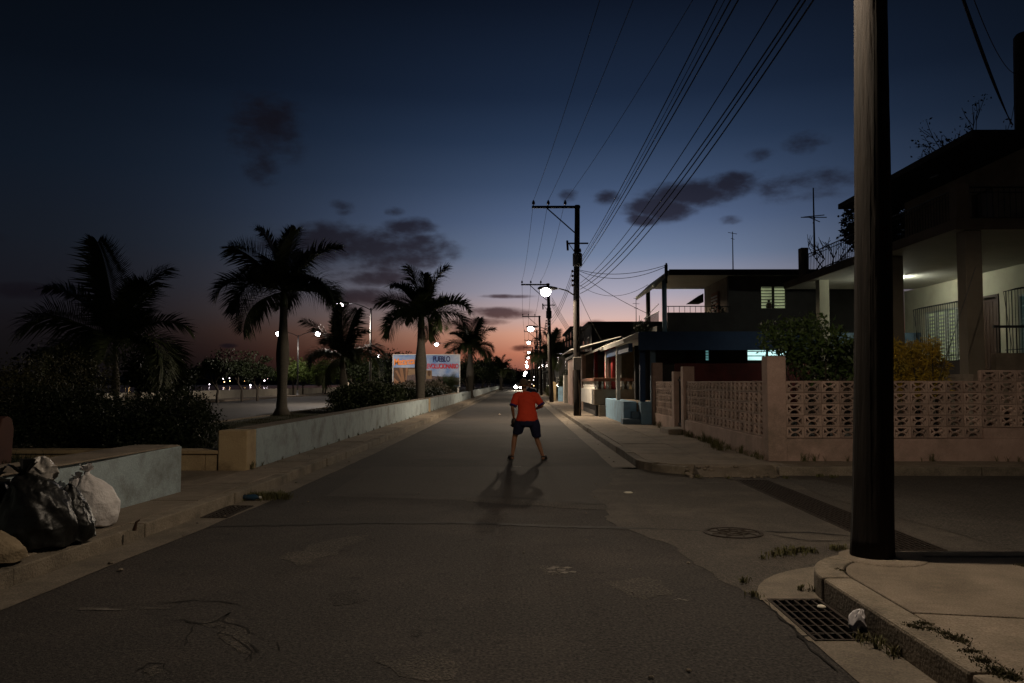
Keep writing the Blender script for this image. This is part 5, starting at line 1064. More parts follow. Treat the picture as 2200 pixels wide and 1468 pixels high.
def block_house(label, x0, x1, y0, y1, z1, m, floors, seed, parapet=True, group='dark houses behind the poles'):
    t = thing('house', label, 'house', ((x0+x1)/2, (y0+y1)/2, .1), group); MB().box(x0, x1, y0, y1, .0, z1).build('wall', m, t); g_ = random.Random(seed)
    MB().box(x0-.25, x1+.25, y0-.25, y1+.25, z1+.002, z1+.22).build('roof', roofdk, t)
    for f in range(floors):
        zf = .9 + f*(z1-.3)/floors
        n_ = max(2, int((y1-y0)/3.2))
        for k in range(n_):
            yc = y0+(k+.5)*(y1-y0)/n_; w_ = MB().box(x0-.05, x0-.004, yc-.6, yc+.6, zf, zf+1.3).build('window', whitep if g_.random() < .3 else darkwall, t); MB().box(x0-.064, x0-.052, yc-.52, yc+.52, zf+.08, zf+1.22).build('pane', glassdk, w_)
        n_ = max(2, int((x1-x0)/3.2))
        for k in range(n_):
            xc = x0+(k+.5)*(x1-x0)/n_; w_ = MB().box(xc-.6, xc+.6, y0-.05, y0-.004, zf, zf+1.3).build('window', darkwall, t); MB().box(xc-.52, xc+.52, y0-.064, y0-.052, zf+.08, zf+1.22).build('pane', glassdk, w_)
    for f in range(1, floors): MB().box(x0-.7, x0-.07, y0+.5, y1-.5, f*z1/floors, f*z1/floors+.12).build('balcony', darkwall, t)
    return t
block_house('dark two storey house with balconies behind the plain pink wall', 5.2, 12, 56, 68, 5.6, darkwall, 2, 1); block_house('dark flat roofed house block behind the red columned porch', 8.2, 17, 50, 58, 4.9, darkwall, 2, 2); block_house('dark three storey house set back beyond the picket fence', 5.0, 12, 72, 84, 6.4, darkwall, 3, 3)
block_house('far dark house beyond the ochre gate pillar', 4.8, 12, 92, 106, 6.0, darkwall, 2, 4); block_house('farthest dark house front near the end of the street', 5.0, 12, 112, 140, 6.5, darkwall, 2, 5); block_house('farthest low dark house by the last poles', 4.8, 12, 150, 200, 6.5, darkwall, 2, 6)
bl = [(3.9, 66, 1.2, .7, .9, .8), (4.3, 67, 1.9, .7, .8, .7), (3.8, 68, .7, .6, .8, .6)]; bush('pavement_shrub', 'dark green shrub over the pavement behind the blue gate panel', bl, 1500, .16, leafdark, 5, stems_to(bl, (4.2, 67, .1), 5, 4)); bl = [(3.6, 78+i*3, .6, .6, 1.6, .5) for i in range(4)]; bush('pavement_hedge', 'low olive hedge along the far pavement', bl, 2200, .2, mat('olive_leaf2', (.06, .065, .02), (.08, .08, .03), 2, .7), 6, stems_to(bl, (3.8, 82, .1), 5, 4), cat='hedge')

# ================================================================== small lights far away
def far_light(label, x, y, Y, r, m, group): o = MB().ball(P(x, y, Y), r, n=8, m=6).build('distant_light', m, smooth=True); tag(o, label, 'light', group)
for x, y, r, m in ((182, 803, .7, farwarm), (278, 804, .8, farwarm), (450, 826, .5, farwhite), (480, 814, .75, farwhite), (482, 821, .6, farwarm), (493, 813, .5, farwhite), (494, 819, .55, farwarm), (526, 819, .5, farwarm), (538, 828, .8, farwhite), (549, 830, .45, farwarm), (558, 828, .5, farwarm), (568, 818, .7, farwhite), (574, 814, .6, farwhite), (368, 804, .35, farwhite), (270, 812, .3, farwarm)):
    far_light('tiny distant lamp glowing on the far shore across the bay', x, y, 500, r*.6, m, 'lamps on the far shore')
for x, y, r, m in ((1030, 784, .42, farwhite), (1023, 803, .3, farwhite), (1038, 801, .25, farwhite), (1050, 793, .15, farwhite), (1022, 818, .22, farred), (1013, 818, .16, farred), (1204, 762, .38, farwhite), (1148, 810, .2, farwhite), (1143, 826, .3, farwhite), (1146, 817, .2, farwhite), (1147, 829, .2, farwarm)):
    far_light('tiny distant light between the trees and poles down the street', x, y, 230 if x != 1204 else 90, r*(.65 if x != 1204 else .4), m, 'tiny lights down the street')
for i, (x, y) in enumerate(((1132, 788), (1129, 801), (1127, 806))): far_light('far street lamp globe at the end of the row of poles', x, y, 235+20*i, .36, lampglow, 'far street lamps')

# ================================================================== grates, manhole
def grate(label, x0, x1, y0, y1, nx, ny, z, bar=.014, group=None, name='drain_grate'):
    t = thing(name, label, 'drain grate', ((x0+x1)/2, (y0+y1)/2, z)); b = MB(); f_ = .022
    b.box(x0, x0+f_, y0, y1, z-.05, z+.006); b.box(x1-f_, x1, y0, y1, z-.05, z+.006); b.box(x0+f_, x1-f_, y0, y0+f_, z-.05, z+.006); b.box(x0+f_, x1-f_, y1-f_, y1, z-.05, z+.006); b.build('frame', rust, t)
    for i in range(1, nx): x = x0+(x1-x0)*i/nx; MB().box(x-bar/2, x+bar/2, y0+f_, y1-f_, z-.04, z+.004).build('bar', rust, t)
    for i in range(1, ny): y = y0+(y1-y0)*i/ny; MB().box(x0+f_, x1-f_, y-bar*.4, y+bar*.4, z-.035, z+.001).build('cross_bar', rust, t)
    return t
ironbar = rust
grate('square iron drain grate in the gutter under the near kerb', RK-.385, RK-.012, GR[0], GR[1], 6, 6, .006, .016); grate('long iron trench grate crossing the mouth of the side street', TX[0], TX[1], TY[0], TY[1], 10, 44, .004, .014)
grate('small iron drain grate in the left gutter among weeds', LK(9.6)+.0, LK(9.6)+.31, GL[0], GL[1], 6, 8, .006, .016)
mc = G(1575, 1146); t = thing('manhole_cover', 'round iron manhole cover at the side street junction', 'manhole', (mc.x, mc.y, .004), local=True)
MB().lathe([(.30, 0), (.30, .008), (.262, .008), (.262, 0)], (0, 0, 0), 36).build('ring', rust, t); MB().lathe([(.002, .003), (.255, .003), (.255, 0), (.002, 0)][::-1], (0, 0, 0), 36).build('lid', mat('worn_iron', (.075, .066, .055), (.05, .044, .037), 9, .7, metal=.2), t)
for i in range(9): a = 2*math.pi*i/9; MB().tube([(.05*math.cos(a), .05*math.sin(a), .006), (.15*math.cos(a+.3), .15*math.sin(a+.3), .006), (.25*math.cos(a), .25*math.sin(a), .006)], .006, 4).build('rib', rust, t)
for r_ in (.06, .16): MB().tube([(r_*math.cos(2*math.pi*j/20), r_*math.sin(2*math.pi*j/20), .006) for j in range(21)], .006, 4).build('rib', rust, t)

# ================================================================== rubbish
def crumple(rings_, seed, amp, n=36, fold=6):
    """closed bag surface from (z, rx, ry, cx, cy) rings with folds"""
    g_ = random.Random(seed); ph = [g_.uniform(0, 6.28) for _ in range(12)]; R_ = []; zs = [r[0] for r in rings_]; m_ = 26
    for i in range(m_+1):
        u = i/m_*(len(rings_)-1); k = min(int(u), len(rings_)-2); f = u-k; f = f*f*(3-2*f); a_, b_ = rings_[k], rings_[k+1]; z, rx, ry, cx, cy = [p+(q-p)*f for p, q in zip(a_, b_)]; lp = []
        for j in range(n):
            a = 2*math.pi*j/n; w = 1 + amp*(.5*math.sin(fold*a+ph[0]+3*u) + .35*math.sin((fold*2+1)*a+ph[1]-2*u) + .3*math.sin(3*a+ph[2]+u*2.2) + g_.uniform(-.25, .25)); lp.append((cx+rx*w*math.cos(a), cy+ry*w*math.sin(a), z + amp*.12*math.sin(4*a+ph[3]+u)))
        R_.append(lp)
    return MB().rings(R_)
def bag(name, label, x, y, z, rings_, seed, amp, m, fold=6, extra=None, cat='rubbish bag'):
    t = thing(name, label, cat, (x, y, z), None, local=True); b = crumple(rings_, seed, amp, fold=fold); o = b.build('sack', m, t, smooth=True)
    sm = o.modifiers.new('sub', 'SUBSURF'); sm.levels = 2; sm.render_levels = 2
    for sc_, st_, bs in ((.13, .034, 'BLENDER_ORIGINAL'), (.06, .008, 'VORONOI_F2_F1')):
        tx = bpy.data.textures.new('creases', 'CLOUDS'); tx.noise_scale = sc_; tx.noise_depth = 2; tx.noise_basis = bs; dm_ = o.modifiers.new('crease', 'DISPLACE'); dm_.texture = tx; dm_.strength = st_*(1 if m is blackbag or m is clearbag else .5); dm_.mid_level = .5; dm_.texture_coords = 'LOCAL'
    if extra: extra(t)
    return t
def tie(h, w, m, sx=0, sy=0, fr=10, name='tied_neck'):
    def f(t):
        b = MB(); g_ = random.Random(3)
        for i in range(fr):
            a = 2*math.pi*i/fr; d = Vector((math.cos(a), math.sin(a), 0)); p = Vector((sx, sy, h)); q = p + d*w*g_.uniform(.6, 1.3) + Vector((0, 0, w*g_.uniform(.5, 1.6))); s_ = Vector((-d.y, d.x, 0))*w*.5; b.face([p-s_*.3, p+s_*.3, q+s_, q-s_]); 
        b.build(name, m, t, fix=False)
    return f
bq = G(42, 1190, .15)
bag('rubbish_bag', 'big shiny black rubbish bag on the left kerb', bq.x-.03, bq.y+.28, .152, [(0, .22, .2, 0, 0), (.02, .29, .26, 0, 0), (.18, .315, .29, 0, 0), (.36, .28, .26, -.01, 0), (.5, .20, .2, -.03, 0), (.56, .16, .15, -.06, 0), (.60, .10, .1, -.10, 0), (.63, .015, .015, -.12, 0)], 3, .10, blackbag, 7, tie(.60, .10, blackbag, -.12, 0, 9))
bag('rubbish_bag', 'smaller black rubbish bag slumped beside the big black one', bq.x+.17, bq.y+.50, .152, [(0, .12, .12, 0, 0), (.03, .16, .16, 0, 0), (.16, .17, .16, 0, 0), (.34, .12, .12, -.03, 0), (.46, .06, .06, -.05, 0), (.5, .01, .01, -.05, 0)], 5, .12, blackbag, 5)
bag('rubbish_bag', 'bulky black rubbish bag at the left edge of the heap', bq.x-.52, bq.y+.38, .152, [(0, .2, .2, 0, 0), (.03, .28, .26, 0, 0), (.22, .30, .28, 0, 0), (.42, .22, .2, .02, 0), (.54, .12, .12, .04, 0), (.58, .02, .02, .05, 0)], 15, .11, blackbag, 6, tie(.56, .09, blackbag, .05, 0, 8))
cbq = P(92, 1000, bq.y+.42); bag('plastic_bag', 'crumpled translucent plastic bag lying on top of the heap', cbq.x, bq.y+.40, .70, [(0, .10, .09, 0, 0), (.04, .125, .11, 0, 0), (.11, .12, .1, .01, 0), (.17, .07, .06, 0, 0), (.19, .01, .01, 0, 0)], 7, .16, clearbag, 5)
wq = G(180, 1139, .15); wq.x -= .02; bag('white_sack', 'white woven sack with a frayed tied neck beside the black bags', wq.x, wq.y+.20, .152, [(0, .15, .14, 0, 0), (.02, .21, .19, 0, 0), (.12, .235, .20, .01, 0), (.24, .22, .19, .02, 0), (.36, .18, .16, 0, 0), (.44, .10, .09, -.04, 0), (.50, .03, .03, -.07, 0), (.53, .025, .025, -.075, 0)], 9, .055, whitesack, 5, tie(.52, .06, whitesack, -.075, 0, 14), 'sack')
wq2 = G(146, 1143, .15); bag('white_sack', 'slim white sack squeezed between the black bag and the tied sack', wq2.x-.02, wq2.y+.30, .152, [(0, .09, .1, 0, 0), (.03, .12, .13, 0, 0), (.2, .12, .13, -.02, 0), (.38, .10, .1, -.05, 0), (.45, .08, .05, -.07, 0), (.48, .01, .01, -.07, 0)], 11, .07, whitesack, 5, tie(.45, .05, whitesack, -.07, 0, 9), 'sack')
tq = G(10, 1212, .15); bag('jute_sack', 'tan sack lying in front of the black bags', tq.x-.10, tq.y+.05, .152, [(0, .16, .14, 0, 0), (.02, .21, .18, 0, 0), (.10, .21, .17, 0, 0), (.18, .15, .13, -.02, 0), (.23, .07, .07, -.04, 0), (.24, .01, .01, -.04, 0)], 13, .06, tansack, 5, None, 'sack')
q = G(232, 1092, .15); t = thing('bucket', 'dark blue plastic bucket behind the white sack', 'bucket', (q.x-.05, q.y-.02, .152), local=True); MB().lathe([(.002, .0), (.085, .0), (.105, .24), (.12, .24), (.12, .27), (.105, .27), (.08, .02), (.002, .02)], (0, 0, 0), 18).build('body', mat('bucket_blue', (.012, .02, .035), None, 4, .5), t, smooth=False); MB().tube([(.115*math.cos(a), .02*0, .25+.10*math.sin(a)) for a in [math.pi*i/8 for i in range(9)]], .004, 4).build('handle', metal_gr, t)
# loose litter
q = G(1846, 1352, .01); o = crumple([(0, .04, .035, 0, 0), (.012, .06, .055, 0, 0), (.05, .062, .058, 0, 0), (.09, .04, .04, .01, 0), (.105, .005, .005, .015, 0)], 4, .16, 24, 4).build('crumpled_bag', mat('pale_plastic', (.48, .46, .47), (.38, .36, .37), 20, .5), smooth=True); o.location = (q.x, q.y, .012); tag(o, 'crumpled white plastic bag against the kerb by the drain grate', 'litter')
for i, (x, y, s, lab) in enumerate(((1350, 1060, .065, 'small pale disc of litter on the road near the junction'), (1765, 1309, .03, 'pale scrap lying on the gutter grate'), (1660, 1340, .02, None))):
    if not lab: continue
    q = G(x, y); o = MB().lathe([(.002, .0), (s, 0), (s*1.02, .006), (s*.7, .014), (.002, .016)], (0, 0, 0), 10).build('litter_scrap', mat('pale_scrap', (.62, .58, .48), (.5, .46, .38), 20, .7), smooth=True); o.location = (q.x, q.y, .0065 if i == 0 else .012); tag(o, lab, 'litter')
q = G(540, 1077); t = thing('plastic_bottle', 'blue crushed plastic bottle lying in the left gutter by the grate', 'bottle', (q.x, q.y, .008), local=True); MB().tube([(-.12, 0, .04), (-.11, 0, .04), (.04, .01, .042), (.085, .012, .04), (.10, .012, .04)], [.01, .038, .04, .02, .014], 10).build('body', mat('blue_plastic', (.02, .05, .085), (.015, .04, .07), 9, .15, spec=.6), t, smooth=True); MB().tube([(.10, .012, .04), (.125, .012, .04)], .015, 10).build('cap', whitep, t)
q = G(288, 1140, .15); o = MB().tube([(0, 0, .0), (.02, 0, .08), (.05, .01, .10)], [.02, .012, .006], 5).build('plank_splinter', brownwood); o.location = (q.x, q.y, .15); tag(o, 'dark stick standing at the broken left kerb', 'litter')
g_ = random.Random(77)
for i in range(70):
    if i < 30: x, y = g_.uniform(-3, 1.6), 4.2 + 16*g_.random()**1.3
    elif i < 52: x, y = RK-.05-abs(g_.gauss(0, .16)), g_.uniform(15, 40)
    else: x, y = LK(12)+abs(g_.gauss(0, .15))+.03, g_.uniform(6, 30)
    s = g_.uniform(.006, .018) if i < 30 else g_.uniform(.008, .028); b = MB(); b.ball((0, 0, s*.35), s, s*g_.uniform(.6, 1), s*.5, 6, 4); o = b.build('pebble', g_.choice([concrete, stainm, gutterm])); o.location = (x, y, .005 if -3.2 < x < 1.7 else .007); o.rotation_euler = (0, 0, g_.uniform(0, 6)); tag(o, 'small pebble or chip of concrete lying on the road', 'pebble', 'pebbles scattered on the road')
q = G(1073, 893); o = MB().ball((0, 0, 0), .042, n=14, m=10).build('ball', mat('ball_leather', (.55, .48, .42), (.45, .38, .33), 12, .7), smooth=True); o.location = (q.x, q.y, .042); tag(o, 'small pale ball on the road beyond the boy', 'ball')
# rounded end of a park bench at the left edge
q = P(-6, 925, 9.2); t = thing('park_bench', 'park bench with rounded red brown end showing over the short wall', 'bench', (q.x-.6, 9.2, .5))
for x_ in (q.x+.02, q.x-1.4): MB().prism_axis([(8.9, .4), (9.35, .4), (9.40, 1.0), (9.36, 1.12), (9.28, 1.16), (9.18, 1.13), (9.12, 1.0), (9.05, .85)], x_-.05, x_+.05, 'x').build('end_panel', mat('bench_red', (.07, .03, .022), (.05, .022, .017), 4, .8), t, bevel=.01)
for k in range(3): MB().box(q.x-1.35, q.x-.03, 8.9+k*.14, 9.0+k*.14, .80, .83).build('seat_slat', brownwood, t)
for k in range(2): MB().box(q.x-1.35, q.x-.03, 9.30, 9.33, .92+k*.12, 1.0+k*.12).build('back_slat', brownwood, t)
# ================================================================== people
def ell(c, rx, ry, ax=(1, 0, 0), ay=(0, 1, 0), n=16, pw=1.0):
    c = Vector(c); ax = Vector(ax).normalized(); ay = Vector(ay).normalized()
    return [c + ax*rx*math.cos(2*math.pi*j/n) + ay*ry*math.sin(2*math.pi*j/n) for j in range(n)]
def limb(b, pts, rr, n=12):
    """tapered limb with round ends"""
    pts = [Vector(p) for p in pts]; P_, R_ = [], []
    d0 = (pts[0]-pts[1]).normalized(); d1 = (pts[-1]-pts[-2]).normalized()
    for k in (1, .8, .4): P_.append(pts[0]+d0*rr[0]*k*.9); R_.append(rr[0]*math.sqrt(max(.02, 1-k*k)))
    for i in range(len(pts)-1):
        for j in range(4): f = j/4; P_.append(pts[i].lerp(pts[i+1], f)); R_.append(rr[i]+(rr[i+1]-rr[i])*f)
    P_.append(pts[-1]); R_.append(rr[-1])
    for k in (.4, .8, 1): P_.append(pts[-1]+d1*rr[-1]*k*.9); R_.append(rr[-1]*math.sqrt(max(.02, 1-k*k)))
    b.tube(P_, R_, n)
def fuse(name, b, m, parent, vox, it=4, fac=.5):
    me = b.mesh(name); bm = bmesh.new(); bm.from_mesh(me); bmesh.ops.recalc_face_normals(bm, faces=bm.faces); bm.to_mesh(me); bm.free()
    o = bpy.data.objects.new('tmp', me); COL.objects.link(o); r = o.modifiers.new('r', 'REMESH'); r.mode = 'VOXEL'; r.voxel_size = vox; s = o.modifiers.new('s', 'SMOOTH'); s.iterations = it; s.factor = fac
    me2 = bpy.data.meshes.new_from_object(o.evaluated_get(bpy.context.evaluated_depsgraph_get())); bpy.data.objects.remove(o); me2.name = name
    me2.polygons.foreach_set('use_smooth', [True]*len(me2.polygons)); me2.materials.clear(); return link(name, me2, m, parent)
def hand(b, wrist, direction, palm_n, curl=.5, s=1.0, thumb=1):
    w = Vector(wrist); d = Vector(direction).normalized(); nrm = Vector(palm_n).normalized(); sd_ = d.cross(nrm).normalized()
    limb(b, [w, w+d*.035*s, w+d*.075*s], [.024*s, .032*s, .032*s], 10)
    for k, (o_, l) in enumerate(((-.028, .062), (-.010, .072), (.009, .068), (.026, .054))):
        p0 = w + d*.075*s + sd_*o_*s; p1 = p0 + (d*math.cos(curl*.6)+nrm*math.sin(curl*.6))*l*.5*s; p2 = p1 + (d*math.cos(curl*1.8)+nrm*math.sin(curl*1.8))*l*.5*s
        limb(b, [w+d*.05*s+sd_*o_*.8*s, p0, p1, p2], [.010*s, .0095*s, .0088*s, .0075*s], 8)
    p0 = w + d*.03*s - sd_*thumb*.022*s; p1 = p0 + (d*.6 - sd_*thumb*.7 + nrm*.3).normalized()*.035*s; p2 = p1 + (d*.9 - sd_*thumb*.1 + nrm*.5).normalized()*.03*s
    limb(b, [p0, p1, p2], [.012*s, .0105*s, .0085*s], 8)
def head(b, c, f, s=1.0):
    """skull, jaw, nose, ears; f = facing direction"""
    c = Vector(c); f = Vector(f).normalized(); r_ = f.cross(Vector((0, 0, 1))).normalized(); u = r_.cross(f)
    def E(o_, rx, ry, rz, n=14, m=10):
        q = c + r_*o_[0]*s + f*o_[1]*s + u*o_[2]*s; rg = []
        for i in range(m+1):
            a = -math.pi/2+math.pi*i/m; k = max(math.cos(a), .02); rg.append([q + r_*rx*s*k*math.cos(2*math.pi*j/n) + f*ry*s*k*math.sin(2*math.pi*j/n) + u*rz*s*math.sin(a) for j in range(n)])
        b.rings(rg)
    E((0, -.008, .02), .075, .092, .088); E((0, .03, -.045), .052, .058, .062); E((0, .092, -.018), .012, .018, .022); E((0, .082, -.062), .026, .012, .010)
    for sg in (-1, 1): E((sg*.076, -.004, -.012), .010, .020, .032, 8, 6); E((sg*.03, .076, .006), .014, .01, .008, 8, 6)
BYY = 16.0
def B(x, y, dy=0.0): return P(x, y, BYY+dy)
boy = thing('person', 'person in red shirt and navy shorts crouching with legs apart on the road', 'person', (G(1134, 990).x, BYY, 0))
lank, rank_ = B(1101, 977, .02), B(1166, 979, -.02); lkn, rkn = B(1106, 938, .14), B(1153, 942, .10); lhip, rhip = B(1119, 902, 0), B(1146, 902, 0); lank.z = max(lank.z, .085); rank_.z = max(rank_.z, .085)
pel, wst, chs, nck, hd = B(1132.5, 897), B(1132, 884, .04), B(1131, 858, .13), B(1127, 842.5, .21), B(1125, 827, .24)
lsh, lel, lwr = B(1110, 851, .16), B(1101, 876, .10), B(1103.5, 896, .22); rsh, rel, rwr = B(1151, 851, .14), B(1164.5, 872.5, .10), B(1149, 879, .34)
b = MB()
for hp, kn, an, sg in ((lhip, lkn, lank, -1), (rhip, rkn, rank_, 1)):
    limb(b, [hp, kn], [.078, .052]); limb(b, [kn, kn.lerp(an, .32)+Vector((0, -.012, 0)), an], [.050, .051, .032])
    toe = an + Vector((sg*.05, .13, -.045)); heel = an + Vector((0, -.035, -.045)); toe.z = heel.z = .042; limb(b, [heel, an.lerp(toe, .5), toe], [.032, .034, .028], 10)
    for k in range(5): q0 = toe + Vector((sg*.0+(k-2)*.014, -.01, -.006)); limb(b, [q0, q0 + Vector((sg*.008, .035-.004*abs(k-1), -.006))], [.011, .009], 6)
b.rings([ell(pel+Vector((0, 0, -.06)), .09, .075), ell(pel, .125, .09), ell(wst, .112, .082), ell(chs, .135, .09), ell(chs.lerp(nck, .7), .09, .07), ell(nck, .045, .045)])
limb(b, [nck+Vector((0, -.02, -.05)), nck, hd], [.05, .044, .042]); head(b, hd, (-.12, 1, -.12), 1.13)
for sh, e_, w_, sg in ((lsh, lel, lwr, 1), (rsh, rel, rwr, -1)): limb(b, [sh, e_], [.046, .035]); limb(b, [e_, e_.lerp(w_, .35), w_], [.035, .034, .023])
hand(b, lwr, (B(1106, 907, .26)-lwr), (.4, .6, -.2), .7, .95, 1); hand(b, rwr, (B(1141, 882, .42)-rwr), (-.3, .5, -.4), .8, .95, -1)
fuse('body', b, skin, boy, .0085, 3)
# hair: short, a slightly larger cap over skull and nape
b = MB(); f_ = Vector((-.12, 1, -.12)).normalized(); r_ = f_.cross(Vector((0, 0, 1))).normalized(); u_ = r_.cross(f_)
rg = []
for i in range(11):
    a = -.42+ (math.pi/2+.42)*i/10; k = max(math.cos(a), .02); rg.append([hd - f_*.016 + u_*.024 + r_*.094*k*math.cos(2*math.pi*j/18) + f_*(.106 if math.sin(2*math.pi*j/18) < 0 else .100)*k*math.sin(2*math.pi*j/18) + u_*(.104*math.sin(a) + .03*max(0, math.sin(2*math.pi*j/18))*(1-i/10)) for j in range(18)])
b.rings(rg); b.rings([ell(hd - f_*.074 - u_*.034, .052, .034), ell(hd - f_*.066 - u_*.07, .036, .024)]); fuse('hair', b, hairm, boy, .008, 2)
# shirt
b = MB(); X_ = Vector((1, 0, 0)); Yv = Vector((0, 1, 0))
hem = B(1132, 905, .0); rg = [ell(hem, .226, .135, n=22), ell(B(1132, 901, .0), .222, .135, n=22), ell(B(1133, 890, .02), .200, .128, n=22), ell(B(1132, 880, .06), .180, .122, n=22), ell(B(1131, 868, .10), .178, .122, n=22), ell(B(1131, 857, .13), .186, .118, n=22), ell(B(1131, 850, .16), .168, .10, n=22), ell(B(1129.5, 843.5, .19), .115, .078, n=22), ell(B(1128, 841.5, .20), .068, .06, n=22), ell(B(1128, 841, .20), .03, .03, n=22)]
b.rings(rg)
lse, rse = lsh.lerp(lel, .62), rsh.lerp(rel, .66)
for sh, e_, sg in ((lsh, lse, -1), (rsh, rse, 1)): limb(b, [sh+Vector((-sg*.07, 0, .012)), sh, e_], [.075, .078, .074], 14)
so = fuse('shirt', b, redshirt, boy, .011, 5)
for sh, e_ in ((lsh, lse), (rsh, rse)):
    d = (e_-sh).normalized(); q = e_ + d*.045; b = MB(); a_ = d.cross(Yv).normalized(); c_ = a_.cross(d); b.rings([ell(q-d*.012, .077, .077, a_, c_), ell(q-d*.004, .079, .079, a_, c_), ell(q+d*.022, .078, .078, a_, c_), ell(q+d*.026, .068, .068, a_, c_), ell(q+d*.0, .064, .064, a_, c_)]); b.build('sleeve_trim', purplet, so, smooth=True)
# back fold of the shirt
b = MB()
# shorts
b = MB(); b.rings([ell(B(1132.5, 890, .02), .135, .10, n=20), ell(B(1132.5, 898), .185, .128, n=20), ell(B(1132.5, 907), .205, .135, n=20), ell(B(1132.5, 914), .185, .12, n=20), ell(B(1132.5, 918), .08, .08, n=20)])
for hp, kn, hx, wdt in ((lhip, lkn, B(1112, 930, .11), .105), (rhip, rkn, B(1153, 938, .08), .095)):
    d = (hx-hp).normalized(); a_ = Vector((1, 0, 0)); c_ = d.cross(a_).normalized(); b.rings([ell(hp+Vector((0, 0, .02)), .10, .10, a_, c_), ell(hp.lerp(hx, .35), .118, .112, a_, c_), ell(hp.lerp(hx, .75), wdt+.004, .10, a_, c_), ell(hx, wdt, .098, a_, c_)])
fuse('shorts', b, navysh, boy, .0105, 4)
for an, sg in ((lank, -1), (rank_, 1)):
    b = MB(); o_ = Vector((an.x+sg*.02, an.y+.06, 0)); pts = [(-.036, -.12), (.036, -.12), (.044, 0), (.052, .11), (.03, .16), (-.02, .165), (-.048, .11), (-.042, 0)]; b.prism([(o_.x+p[0]+sg*.25*(p[1]+.1)*.3, o_.y+p[1]) for p in pts], .002, .022); b.build('sandal', blackrub, boy, bevel=.005)
    b = MB(); b.tube([(o_.x-.05+sg*.02, o_.y+.05, .02), (o_.x-.035+sg*.02, o_.y+.05, .075), (o_.x+sg*.02, o_.y+.05, .088), (o_.x+.035+sg*.02, o_.y+.05, .075), (o_.x+.05+sg*.02, o_.y+.05, .02)], .014, 6); b.tube([(o_.x-.04, o_.y-.06, .02), (o_.x-.042, o_.y-.10, .075), (o_.x, o_.y-.118, .085), (o_.x+.042, o_.y-.10, .075), (o_.x+.04, o_.y-.06, .02)], .012, 6); b.build('sandal_strap', blackrub, boy, smooth=True)
# dark glove on the left hand
gl0 = B(1104.5, 907, .22); t = thing('baseball_glove', 'dark leather ball glove held at the left knee of the crouching person', 'glove', gl0); b = MB(); b.ball(gl0, .062, .055, .088, 14, 10)
for k in range(5): a = -.9+.42*k; limb(b, [gl0+Vector((.03*math.sin(a), .02, -.04)), gl0+Vector((.075*math.sin(a), .045, -.10*math.cos(a)*.9-.012))], [.024, .019], 8)
fuse('leather', b, leatherm, t, .009, 3)

# second player further down the road, mostly hidden behind the first
Y2 = 30.0
def C(x, y, dy=0.0): return P(x, y, Y2+dy)
p2 = thing('person', 'person in dark blue shirt standing behind the red shirted player', 'person', (.45, Y2, 0)); b = MB(); x0 = .47
an = [Vector((x0-.10, Y2, .085)), Vector((x0+.12, Y2, .085))]; kn = [Vector((x0-.10, Y2+.06, .45)), Vector((x0+.12, Y2+.06, .45))]; hp = [Vector((x0-.07, Y2, .80)), Vector((x0+.09, Y2, .80))]
for i in range(2): limb(b, [hp[i], kn[i]], [.08, .052]); limb(b, [kn[i], an[i]], [.05, .034]); limb(b, [an[i]+Vector((0, -.03, -.04)), an[i]+Vector((0, .12, -.05))], [.034, .03], 10)
ch, nk, h2 = Vector((x0, Y2+.05, 1.12)), Vector((x0, Y2+.1, 1.36)), C(1136.5, 823, .12)
b.rings([ell(Vector((x0, Y2, .74)), .09, .08), ell(Vector((x0, Y2, .84)), .14, .1), ell(Vector((x0, Y2+.03, .98)), .125, .09), ell(ch, .15, .1), ell(ch.lerp(nk, .7), .1, .08), ell(nk, .05, .05)]); limb(b, [nk-Vector((0, 0, .06)), h2], [.05, .045]); head(b, h2, (0, -1, 0), .98)
for sg in (-1, 1): s0, e0, w0_ = Vector((x0+sg*.18, Y2+.07, 1.26)), Vector((x0+sg*.22, Y2+.08, 1.0)), Vector((x0+sg*.12, Y2-.10, .86)); limb(b, [s0, e0, w0_], [.046, .036, .024]); hand(b, w0_, (-sg*.3, -.6, -.2), (0, -.5, -.8), .6, .95, sg)
fuse('body', b, skin, p2, .01, 3)
b = MB(); b.rings([ell(Vector((x0, Y2, .80)), .19, .13), ell(Vector((x0, Y2+.02, .98)), .175, .125), ell(ch, .19, .125), ell(Vector((x0, Y2+.07, 1.26)), .18, .105), ell(Vector((x0, Y2+.09, 1.34)), .10, .075), ell(Vector((x0, Y2+.1, 1.36)), .04, .04)])
for sg in (-1, 1): limb(b, [Vector((x0+sg*.12, Y2+.07, 1.27)), Vector((x0+sg*.185, Y2+.07, 1.25)), Vector((x0+sg*.21, Y2+.08, 1.10))], [.07, .075, .07])
fuse('shirt', b, blueshirt, p2, .012, 4)
b = MB(); b.rings([ell(Vector((x0+.01, Y2, .86)), .15, .11), ell(Vector((x0+.01, Y2, .78)), .185, .13), ell(Vector((x0+.01, Y2, .70)), .15, .11)]); [limb(b, [hp[i], hp[i].lerp(kn[i], .85)], [.10, .10]) for i in range(2)]; fuse('shorts', b, navysh, p2, .012, 3)
b = MB(); b.ball(h2+Vector((0, .012, .03)), .084, .096, .088, 14, 10); fuse('hair', b, hairm, p2, .01, 2)
for i in range(2): MB().prism([(an[i].x-.045, Y2-.20), (an[i].x+.045, Y2-.20), (an[i].x+.045, Y2+.1), (an[i].x-.045, Y2+.1)], .002, .06).build('shoe', blackrub, p2, bevel=.02)

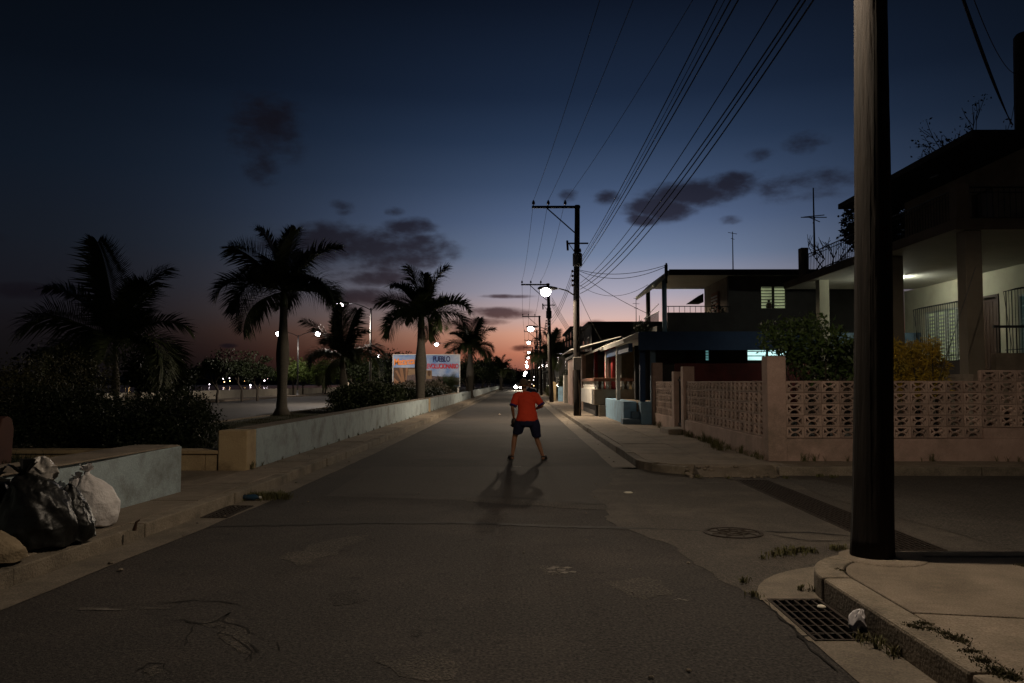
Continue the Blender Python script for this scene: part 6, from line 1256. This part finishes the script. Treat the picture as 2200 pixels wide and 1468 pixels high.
# ================================================================== car coming up the street
CY = 165.0; cx0 = P(1113.5, 827, CY).x
car = thing('car', 'dark car far down the street with bright headlights', 'car', (cx0, CY, 0)); paint = mat('car_paint', (.03, .03, .035), None, 3, .3, spec=.5)
b = MB(); 
sect = lambda y, w, z0, z1, r=.12: [Vector((cx0+sx*(w-rr), CY+y, z)) for sx, z, rr in ((-1, z0, .05), (-1, (z0+z1)/2, 0), (-1, z1, r), (1, z1, r), (1, (z0+z1)/2, 0), (1, z0, .05))]
b.rings([sect(-.02, .72, .38, .70), sect(.12, .82, .28, .80), sect(.6, .86, .25, .88), sect(1.3, .86, .25, .95), sect(3.2, .86, .25, .98), sect(4.0, .84, .28, .96), sect(4.2, .74, .4, .8)]); b.build('body', paint, car, bevel=.03)
b = MB(); b.rings([[Vector((cx0+sx*w, CY+y, z)) for sx in (-1, 1)] + [Vector((cx0+sx*w, CY+y2, z)) for sx, in ((1,), (-1,))] for w, y, y2, z in ((.78, 1.2, 3.7, .93), (.70, 1.7, 3.3, 1.22), (.62, 1.95, 3.05, 1.42))]); b.build('cabin', paint, car, bevel=.04)
MB().face([(cx0-.70, CY+1.28, .98), (cx0+.70, CY+1.28, .98), (cx0+.60, CY+1.88, 1.38), (cx0-.60, CY+1.88, 1.38)]).build('windscreen', glassdk, car)
for sx in (-1, 1):
    for yy_ in (.75, 3.4):
        w_ = MB().tube([(cx0+sx*.70, CY+yy_, .31), (cx0+sx*.88, CY+yy_, .31)], .31, 20).build('wheel', blackrub, car, bevel=.03); MB().tube([(cx0+sx*.86, CY+yy_, .31), (cx0+sx*.89, CY+yy_, .31)], .18, 14).build('rim', metal_gr, w_)
    MB().tube([(cx0+sx*.55, CY+.05, .66), (cx0+sx*.55, CY-.06, .66)], .28, 14).build('headlight', headglow, car)
    l = bpy.data.lights.new('headlight_beam', 'SPOT'); l.energy = 15000; l.color = (1, .86, .66); l.spot_size = R(11); l.spot_blend = .7; l.shadow_soft_size = .1; o = bpy.data.objects.new('headlight_beam', l); COL.objects.link(o); o.parent = car; o.location = Vector((cx0+sx*.55, CY-.1, .62)) - car.location; o.rotation_euler = (R(-90.2+.0)+math.pi, 0, 0); o.rotation_euler = Vector((0, -1, -.004)).to_track_quat('-Z', 'Y').to_euler()
MB().box(cx0-.78, cx0+.78, CY-.08, CY+.02, .30, .44).build('bumper', metal_gr, car, bevel=.02); MB().box(cx0-.36, cx0+.36, CY-.06, CY-.015, .52, .72).build('grille', metal_dk, car)
MB().box(cx0-.26, cx0+.26, CY-.10, CY-.081, .32, .43).build('number_plate', whitep, car)
